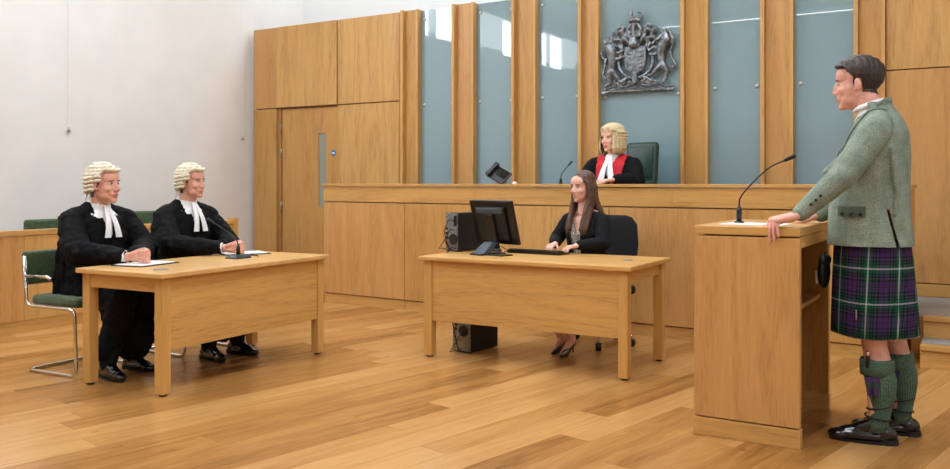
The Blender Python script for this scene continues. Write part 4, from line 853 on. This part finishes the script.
# clerk
def clerk():
    def hands(b, wr): hand(b, wr[0], (.93, -.2, -.12), (.1, 0, 1), -1, (20, 26, 20), .9); hand(b, wr[1], (.93, .25, -.12), (.1, 0, 1), 1, (20, 26, 20), .9)
    d = seated('woman with long brown hair and black blazer typing at the desk', (-2.70, 6.13, 0), math.radians(-106), dict(fem=True, elbows=[(.11, .235, .80), (.11, -.235, .80)], wrists=[(.27, .12, .782), (.27, -.10, .782)], hands=hands, head=(.07, 0, 1.21), yaw=math.radians(-6), pitch=.04, lean=.04, shz=.97, sw=.155, hs=.97, kx=.40, kz=.48, ankles=[(.38, .155), (.36, .05)], browm=M['hairdk']))
    r = d['root']; shx, shz, hz, Mh = d['shx'], d['shz'], d['hz'], d['Mh']; Mi = Mh.inverted()
    b = MB(); b.ell((-.02, 0, .048), (.106, .086, .09), mat=Mh)
    for s in (-1, 1):
        for k in range(8):
            a = math.radians(72+k*14); x = math.cos(a)*.088-.012; y = s*(math.sin(a)*.074+.008); fr = k < 3
            pts = [Mh @ Vector((x*.8, y*.7, .09)), Mh @ Vector((x, y*1.1, .0)), Mh @ Vector((x*1.0, y*1.12, -.09))]
            if fr: pts += [Vector((shx+.10-.012*k, s*(.066+.014*k), shz+.0)), Vector((shx+.118-.008*k, s*(.060+.016*k), shz-.075)), Vector((shx+.12-.01*k, s*(.065+.014*k), shz-.125+.008*k))]
            else: pts += [Vector((shx-.06-.015*(k-4), s*(.10-.02*(k-4)), shz+.04)), Vector((shx-.12, s*(.09-.02*(k-4)), shz-.13))]
            b.chain(pts, [.016, .02, .022, .02, .019, .009][:len(pts)] if fr else [.016, .02, .024, .026, .015], n=8)
    hm = b.remesh(.005, 2); cut(hm, lambda c, n: (Mi @ c).x > .028 and abs((Mi @ c).y) < .066-.75*max(0, (Mi @ c).z-.03) and -.12 < (Mi @ c).z < .094)
    link('hair', hm, M['hairbr'], r, smooth=True)
    b = MB(); b.loft([(.01, 0, hz+.06, .12, .15), (.02, 0, hz+.2, .105, .13), (.035, 0, shz-.12, .122, .145), (shx, 0, shz, .088, .13), (shx, 0, shz+.035, .06, .075)]); bm_ = b.remesh(.006, 2)
    cut(bm_, lambda c, n: c.x > shx and c.z > shz-.12 and abs(c.y) < (c.z-(shz-.12))*.42); cut(bm_, lambda c, n: c.z > shz+.02 and abs(c.y) < .06)
    link('blouse', bm_, M['blouse'], r, smooth=True)
    b = MB(); b.loft([(0, 0, hz-.06, .145, .185), (.01, 0, hz+.06, .14, .175), (.02, 0, hz+.2, .122, .15), (.033, 0, shz-.12, .136, .165), (shx-.005, 0, shz-.01, .104, .15), (shx-.015, 0, shz+.04, .07, .09), (shx-.02, 0, shz+.06, .05, .055)], pw=2.2)
    for i, s in enumerate((1, -1)):
        sh = Vector((shx-.005, s*.165, shz-.02)); e_ = d['el'][i]; w_ = d['wr'][i]-(d['wr'][i]-e_).normalized()*.02
        b.cap((shx-.01, s*.08, shz+.01), sh, .058, .062); b.cap(sh, e_, .063, .055); b.cap(e_, w_, .054, .038); folds(b, sh+Vector((0, s*.03, 0)), e_+Vector((0, s*.03, 0)), 3, .011, (.04, 0, 0), (.035, 0, 0), 60+i)
    jm = b.remesh(.0065, 2)
    cut(jm, lambda c, n: c.x > .03 and c.z > hz+.02 and abs(c.y) < .028+max(0, c.z-hz-.1)*.10 and n.x > -.2); cut(jm, lambda c, n: c.z > shz+.035 and abs(c.y) < .066 and c.x > shx-.06)
    drape(link('blazer', jm, M['suit'], r, smooth=True), .010, .06)
    patch(jm, lambda V: (V[:, 0] > shx-.03) & (abs(V[:, 1]) > .03+np.clip(V[:, 2]-hz-.1, 0, 1)*.10) & (abs(V[:, 1]) < .05+np.clip(V[:, 2]-hz-.12, 0, 1)*.16) & (V[:, 2] > hz+.14) & (V[:, 2] < shz+.03), .006, 'lapel', M['suit'], r, smooth_it=1)
    b = MB()
    for s in (1, -1): b.cap((0, s*.09, hz-.01), (.39, s*.085, .48), .1, .07)
    b.cap((.1, 0, hz-.02), (.38, 0, .475), .1, .07); b.organic('skirt', M['suit'], r, .008, 2)
    for i in (0, 1): shoe(r, (.40-.02*i, (.155, .05)[i]), .25, heel=True, sc=1.0)
    ch = thing('office_chair', 'black swivel office chair the clerk sits on', 'chair', (-2.66, 6.20, 0), math.radians(-100))
    R_ = Matrix.Translation((-.2, 0, 0)) @ Matrix.Rotation(math.radians(-5), 4, 'Y')
    MB().loft([(0, 0, .53, .025, .15), (-.005, 0, .60, .03, .19), (-.01, 0, .77, .03, .20), (-.005, 0, .92, .028, .185), (0, 0, .975, .022, .14), (0, 0, .99, .01, .09)], 28, 2.6); bk = MB(); bk.loft([(0, 0, .53, .025, .15), (-.005, 0, .60, .03, .19), (-.01, 0, .77, .03, .20), (-.005, 0, .92, .028, .185), (0, 0, .975, .022, .14), (0, 0, .99, .01, .09)], 28, 2.6); bk.V = [tuple(R_ @ Vector(v)) for v in bk.V]; bk.build('backrest', M['chair_fab'], ch, smooth=True)
    MB().box(-.2, .24, -.235, .235, .385, .455).build('seat', M['chair_fab'], ch, .03, True, 4); MB().cyl((0, 0, .12), (0, 0, .39), .027).build('gas_lift', M['black'], ch, smooth=True); MB().box(-.25, -.05, -.03, .03, .36, .385).build('back_bracket', M['black'], ch); MB().box(-.25, -.225, -.03, .03, .36, .65).build('back_upright', M['black'], ch)
    for k in range(5):
        a = 2*PI*k/5+.62; v = Vector((math.cos(a), math.sin(a), 0)); l = MB().cap((0, 0, .11), v*.27+Vector((0, 0, .08)), .02, .013).build('leg', M['chrome'], ch, smooth=True); p = v*.27; q_ = Vector((-v.y, v.x, 0))*.022
        MB().cyl(p-q_+Vector((0, 0, .03)), p+q_+Vector((0, 0, .03)), .03, n=18).build('castor', M['black'], l, .004, True)
clerk()

# cantilever chairs of the barristers
def cantilever(label, loc, rot=0):
    t = thing('cantilever_chair', label, 'chair', loc, rot, 'chrome cantilever chairs at the left desk')
    def arc(pts, rad=.05):
        out = [Vector(pts[0])]
        for i in range(1, len(pts)-1):
            p = Vector(pts[i]); a = (Vector(pts[i-1])-p).normalized(); c = (Vector(pts[i+1])-p).normalized()
            for k in range(6): u = k/5; out.append((p+a*rad)*(1-u)**2+p*2*u*(1-u)+(p+c*rad)*u*u)
        return out+[Vector(pts[-1])]
    w_ = .235
    MB().tube(arc([(-.24, -w_, .76), (-.215, -w_, .435), (.25, -w_, .435), (.27, -w_, .012), (-.2, -w_, .012), (-.2, w_, .012), (.27, w_, .012), (.25, w_, .435), (-.215, w_, .435), (-.24, w_, .76)]), .0115, 10).build('frame', M['chrome'], t, smooth=True)
    for s in (-1, 1): MB().tube(arc([(-.24, s*w_, .63), (-.0, s*(w_+.01), .635), (.04, s*(w_+.01), .62)], .03), .011, 8).build('arm', M['chrome'], t, smooth=True)
    MB().box(-.2, .26, -.22, .22, .44, .505).build('seat', M['greenv'], t, .028, True, 4)
    R_ = Matrix.Translation((-.22, 0, 0)) @ Matrix.Rotation(math.radians(-4), 4, 'Y'); MB().box(-.03, .02, -.22, .22, .565, .79, R_).build('backrest', M['greenv'], t, .022, True, 4)
    return t
cantilever('chrome and green cantilever chair under the nearest barrister', (-5.30, 3.60, 0), math.radians(4))
cantilever('chrome and green cantilever chair under the younger barrister', (-5.22, 4.42, 0), 0)

# the standing man
def man():
    r = thing('person', 'man in green tweed jacket and tartan kilt standing at the lectern', 'person', (-.55, 4.65, 0), PI)
    Mh = headmat(Vector((.052, .0, 1.732)), math.radians(3), math.radians(3), 0, 1.06)
    b = MB(); head_prims(b, Mh, False, 1.06)
    b.cap(Mh @ Vector((-.022, 0, -.05)), (-.03, 0, 1.545), .060, .066); b.cap((-.06, 0, 1.53), (-.06, .12, 1.50), .055, .05); b.cap((-.06, 0, 1.53), (-.06, -.12, 1.50), .055, .05)
    b.loft([(-.01, 0, .86, .12, .165), (-.01, 0, .98, .125, .165), (.0, 0, 1.15, .125, .155), (-.03, 0, 1.38, .12, .165), (-.05, 0, 1.5, .085, .15), (-.05, 0, 1.55, .04, .08)])
    lw = Vector((.265, .335, 1.095)); le = Vector((.08, .30, 1.275)); rw_ = Vector((.25, -.12, 1.075)); re = Vector((.09, -.27, 1.26))
    for sh, e_, w_ in (((-.045, .2, 1.47), le, lw), ((-.045, -.2, 1.47), re, rw_)): b.cap((-.05, sh[1]*.4, 1.48), sh, .06, .055); b.cap(sh, e_, .052, .043); b.cap(e_, w_, .042, .029)
    hand(b, lw+Vector((.012, .0, -.004)), (.74, .64, -.2), (.0, .0, 1), -1, ((50, 24, 8), (56, 22, 8), (60, 22, 8), (64, 22, 8)), 1.3, 30, 6)
    hand(b, rw_, (.95, -.05, -.12), (0, 0, 1), 1, (8, 12, 10), 1.05, 35)
    legs = [(( -.0, .10, .9), (-.035, .105, .47), (-.05, .11, .09)), ((-.05, -.10, .9), (-.10, -.11, .47), (-.13, -.115, .09))]
    for h_, k_, a_ in legs:
        b.cap(h_, k_, .085, .058); b.cap(k_, Vector(k_)+Vector((-.018, 0, -.1)), .056, .061); b.cap(Vector(k_)+Vector((-.018, 0, -.1)), a_, .061, .040); b.cap(a_, Vector(a_)+Vector((.09, 0, -.05)), .036, .022)
    me = b.remesh(.0042, 2); link('body', me, M['skin'], r, smooth=True); loc_ = mk_head(r, me, Mh, None, M['hairdk'])
    hair_short(r, me, loc_, M['hairdk'], .011)
    # shirt, collar, tie
    b = MB(); b.loft([(.0, 0, 1.2, .14, .15), (-.02, 0, 1.4, .135, .16), (-.05, 0, 1.54, .095, .13), (-.02, 0, 1.6, .075, .08), (-.008, 0, 1.63, .072, .074)]); b.organic('shirt', M['white'], r, .006, 2)
    b = MB()
    for k in range(14):
        a = 2*PI*k/14; a2 = 2*PI*(k+1)/14; b.cap((-.010+.074*math.cos(a), .08*math.sin(a), 1.627-.022*math.cos(a)), (-.010+.074*math.cos(a2), .08*math.sin(a2), 1.627-.022*math.cos(a2)), .0165, flat=.5)
    for s in (-1, 1): b.cap((.036, s*.028, 1.578), (.055, s*.045, 1.545), .014, .008)
    b.organic('collar', M['white'], r, .005, 1)
    MB().chain([(.05, 0, 1.56), (.075, 0, 1.5), (.135, 0, 1.38), (.155, 0, 1.2)], [.018, .02, .03, .035], flat=.4, side=(1, 0, 0)).organic('tie', M['tie'], r, .005, 1)
    # jacket
    b = MB(); b.loft([(-.005, 0, .935, .198, .212), (-.003, 0, 1.0, .192, .208), (.0, 0, 1.12, .185, .195), (-.01, 0, 1.25, .172, .19), (-.028, 0, 1.38, .158, .198), (-.048, 0, 1.49, .130, .19), (-.05, 0, 1.56, .102, .135), (-.03, 0, 1.61, .086, .098), (-.018, 0, 1.638, .078, .09), (-.014, 0, 1.652, .07, .082)], pw=2.25)
    for s, e_, w_ in ((1, le, lw), (-1, re, rw_)):
        sh = Vector((-.05, s*.19, 1.49)); b.cap((-.055, s*.06, 1.55), sh, .064, .074); v = (w_-e_).normalized(); b.cap(sh, e_, .075, .064); b.cap(e_, w_-v*.012, .063, .042)
        folds(b, sh+Vector((.03, s*.03, -.03)), e_+Vector((.03, s*.03, .0)), 3, .010, (.03, 0, -.02), (.05, 0, .02), 80+s)
    b.chain([(-.12, .17, 1.4), (-.14, .16, 1.2), (-.13, .165, 1.1)], [.02, .014, .01], n=8)
    jm = b.remesh(.006, 3)
    cut(jm, lambda c, n: c.x > -.02 and c.z > 1.28 and abs(c.y) < .008+(c.z-1.28)*.21 and n.x > -.2); cut(jm, lambda c, n: c.z > 1.60+.35*min(0, c.x+.06)*-1*0+(.0 if c.x > -.06 else .02) and ((c.x+.018)/.084)**2+(c.y/.088)**2 < 1)
    cut(jm, lambda c, n: c.z > 1.57 and c.x > .0)
    cut(jm, lambda c, n: c.z < .94)
    cut(jm, lambda c, n: c.x > .1 and c.z < 1.08 and abs(c.y) < (1.08-c.z)*.5)
    cut(jm, lambda c, n: n.y > .2 and c.y > .05 and c.z < 1.12 and abs(c.x+.10+(1.12-c.z)*.25) < .004+(1.12-c.z)*.015)
    jo = link('jacket', jm, M['tweed'], r, smooth=True); so = jo.modifiers.new('s', 'SOLIDIFY'); so.thickness = .006; so.offset = -1
    patch(jm, lambda V: (V[:, 0] > -.09) & (V[:, 2] > 1.3) & (V[:, 2] < 1.6) & (abs(V[:, 1]) < .03+(V[:, 2]-1.28)*.36) & (abs(V[:, 1]) < .115), .008, 'lapel', M['tweed'], r, smooth_it=2)
    b = MB(); b.chain([(.03, .085, 1.565), (-.03, .096, 1.605), (-.075, .068, 1.632), (-.092, 0, 1.64), (-.075, -.068, 1.632), (-.03, -.096, 1.605), (.03, -.085, 1.565)], [.018, .023, .025, .026, .025, .023, .018], flat=.3, side=(1, 0, 0)); b.organic('collar_fall', M['tweed'], r, .004, 2)
    # scalloped pocket flap with three buttons on the near side
    Vv, Nn = arrs(jm); q = []
    def surf(x, z):
        m_ = (Vv[:, 1] > .05) & (Vv[:, 1] < .214); i = np.argmin(((Vv[:, 0]-x)**2+(Vv[:, 2]-z)**2)+(~m_)*9-(Vv[:, 1]*.02)); return Vv[i, 1]
    top = [(.120-.0215*k) for k in range(7)]; zt = 1.135; bot = [1.087, 1.083, 1.090, 1.076, 1.090, 1.083, 1.087]; V = []
    for x, zb in zip(top, bot):
        ys = max(surf(x, 1.13), surf(x, 1.09), surf(x, 1.11)); V += [(x, ys+.008, zt), (x, ys+.010, zb), (x, ys+.001, zb), (x, ys+.001, zt)]
    F = [(k*4+i, k*4+(i+1) % 4, (k+1)*4+(i+1) % 4, (k+1)*4+i) for k in range(6) for i in range(4)]+[(0, 3, 2, 1), (24, 25, 26, 27)]
    fo = MB().add(V, F).build('pocket_flap', M['tweedt'], r, .002)
    for k in (1, 3, 5): MB().cyl((top[k], V[k*4+1][1], 1.098), (top[k], V[k*4+1][1]+.006, 1.098), .008, n=14).build('button', M['blackm'], fo, smooth=True)
    v = (lw-le).normalized(); 
    for k in range(3): p = lw-v*(.055+.03*k)+Vector((-.02, .047+.004*k, .012)); MB().ell(p, (.007, .005, .007)).build('cuff_button', M['blackm'], r, smooth=True)
    p = lw-v*.035; MB().cyl(p-v*.02, p+v*.028, .036, .034, 20).build('shirt_cuff', M['white'], r, .002, True)
    # kilt: pleated loft with its own UV in metres
    n = 180; rows = 12; V = []; UV = []
    for i in range(rows+1):
        f = i/rows; z = .96-f*.45; rx = .172+.026*f**.8; ry = .188+.03*f; cx = -.012-.012*f; arc_ = 0; pv = None
        for j in range(n+1):
            a = 2*PI*j/n; ca, sa = math.cos(a), math.sin(a); front = max(0, ca)**.5 if ca > .55 else 0
            pl = (((j/n)*44) % 1.0)-.5; amp = (0.0085*f**.6)*(0 if front else 1); rr = 1+amp/.2*(pl*1.7); rr += .012*f*math.sin(a*5+.7)
            p = Vector((cx+rx*rr*ca, ry*rr*sa, z+.004*math.sin(a*3)*f)); V.append(tuple(p)); UV.append(((j/n)*2*PI*.205*(.96+.1*f), .45*f))
    me = bpy.data.meshes.new('kilt'); F = [(i*(n+1)+j, (i+1)*(n+1)+j, (i+1)*(n+1)+j+1, i*(n+1)+j+1) for i in range(rows) for j in range(n)]
    me.from_pydata(V, [], F); uvl = me.uv_layers.new(name='UVMap')
    for p in me.polygons:
        for li in p.loop_indices: uvl.data[li].uv = UV[me.loops[li].vertex_index]
    k_ = link('kilt', me, M['tartan'], r, smooth=True); so = k_.modifiers.new('s', 'SOLIDIFY'); so.thickness = .005; so.offset = -1
    # sporran hanging in front, with chain
    b = MB(); b.ell((.205, .03, .80), (.03, .075, .085)); b.ell((.2, .03, .86), (.03, .07, .03)); sp = b.organic('sporran', M['blackm'], r, .006, 2)
    b = MB(); b.tube([(.2, .06, .88), (.185, .09, .91), (.165, .11, .95)], .004, 8); b.build('chain_strap', M['steel'], sp, smooth=True)
    for y in (.0, .03, .06): MB().cap((.235, y, .80), (.236, y, .745), .008, .006).build('tassel', M['horn'], sp, smooth=True)
    pin = MB().cap((.03, .226, .60), (.03, .228, .645), .0035).build('kilt_pin', M['steel'], r, smooth=True)
    # hose, flashes, brogues
    for i, (h_, kk, a_) in enumerate(legs):
        kk = Vector(kk); a_ = Vector(a_); m = 32; V = []; UV = []; prof = [(.0, .40, .066), (.0, .385, .068), (-.012, .35, .070), (-.02, .31, .070), (-.022, .26, .065), (-.02, .21, .056), (-.014, .16, .048), (-.006, .12, .045), (.0, .09, .046), (.01, .06, .046)]
        for j, (dx, z, rr) in enumerate(prof):
            t = (kk.z-z)/(kk.z-a_.z); cx = kk.x+(a_.x-kk.x)*t+dx; cy = kk.y+(a_.y-kk.y)*t
            for k in range(m+1): a = 2*PI*k/m; V.append((cx+rr*math.cos(a), cy+rr*.95*math.sin(a), z)); UV.append((k/m, z))
        me2 = bpy.data.meshes.new('sock'); me2.from_pydata(V, [], [(q_*(m+1)+k, q_*(m+1)+k+1, (q_+1)*(m+1)+k+1, (q_+1)*(m+1)+k) for q_ in range(len(prof)-1) for k in range(m)]); ul = me2.uv_layers.new(name='UVMap')
        for p in me2.polygons:
            for li in p.loop_indices: ul.data[li].uv = UV[me2.loops[li].vertex_index]
        s_ = link('sock', me2, M['sock'], r, smooth=True); so = s_.modifiers.new('s', 'SOLIDIFY'); so.thickness = .004; so.offset = 0
        cx, cy = kk.x-.0, kk.y; cu = MB(); cu.lathe([(.066, .325), (.0755, .328), (.078, .36), (.077, .395), (.0735, .405), (.066, .404)], (cx-.012, cy, 0), 32).build('turnover_cuff', M['sock'], s_, smooth=True)
        for sx in (-1, 1):
            Rf = Matrix.Translation((cx+.0+sx*.016, cy+.068, .325)) @ Matrix.Rotation(math.radians(4), 4, 'X') @ Matrix.Rotation(sx*.12, 4, 'Y')
            fl_ = MB().box(-.0165, .0165, 0, .006, -.085, 0, Rf).build('garter_flash', M['purple'], s_, .001); MB().box(-.017, .017, .0055, .007, -.048, -.026, Rf).build('flash_stripe', M['flashg'], fl_)
        if i == 0: MB().cap((cx+.022, cy+.068, .375), (cx+.02, cy+.074, .428), .009, .0075).build('sgian_dubh', M['black'], r, smooth=True); MB().cap((cx+.02, cy+.075, .432), (cx+.02, cy+.076, .442), .0085).build('sgian_dubh_cap', M['chrome'], r, smooth=True)
        sh_ = shoe(r, (a_.x+.025, a_.y), (.12, .05)[i], sc=1.06)
        for z, dx in ((.175, 0), (.125, .01)):
            t = (kk.z-z)/(kk.z-a_.z); c0 = Vector((kk.x+(a_.x-kk.x)*t-.012+dx, kk.y, z)); pts = [c0+Vector((.058*math.cos(a), .054*math.sin(a), -.012*math.cos(a)+(.02 if z < .15 else 0)*math.cos(a))) for a in np.linspace(0, 2*PI, 25)]; MB().tube(pts, .0038, 6).build('lace', M['blackm'], sh_, smooth=True)
        for k in range(4): x = a_.x+.06+.018*k; MB().tube([(x, a_.y-.028, .088-.007*k), (x+.006, a_.y, .100-.009*k), (x, a_.y+.028, .088-.007*k)], .0035, 6).build('lace', M['blackm'], sh_, smooth=True)
man()

# ------------------------------------------------------------------ overhead lights: unseen square panels added to brighten the room, and the linear pendant
for (x, y, lab) in ((-6, 1.5, 'added unseen square light over the near left floor'), (-2, 1.5, 'added unseen square light above the near middle floor'), (-6, 5.2, 'added unseen square light above the barristers'), (-2, 5.2, 'square ceiling light above the clerk\'s desk')):
    t = thing('added_ceiling_light', lab, 'ceiling light', (x, y, CEIL-.03), 0, 'added square ceiling lights'); MB().box(-.62, .62, -.62, .62, 0, .03).build('frame', M['steel'], t)
    MB().box(-.58, .58, -.58, .58, -.006, .0).build('diffuser', M['led'], t)
ln = thing('linear_light', 'long slim light hanging across the room', 'pendant light', (-2.6, 3.0, 3.66)); MB().box(-2.2, 2.2, -.03, .03, 0, .05).build('housing', M['steel'], ln); MB().box(-2.19, 2.19, -.025, .025, -.004, 0).build('diffuser', M['led2'], ln)
for x in (-1.8, 1.8): MB().cyl((x, 0, .05), (x, 0, CEIL-3.66), .004).build('suspension_wire', M['steel'], ln)
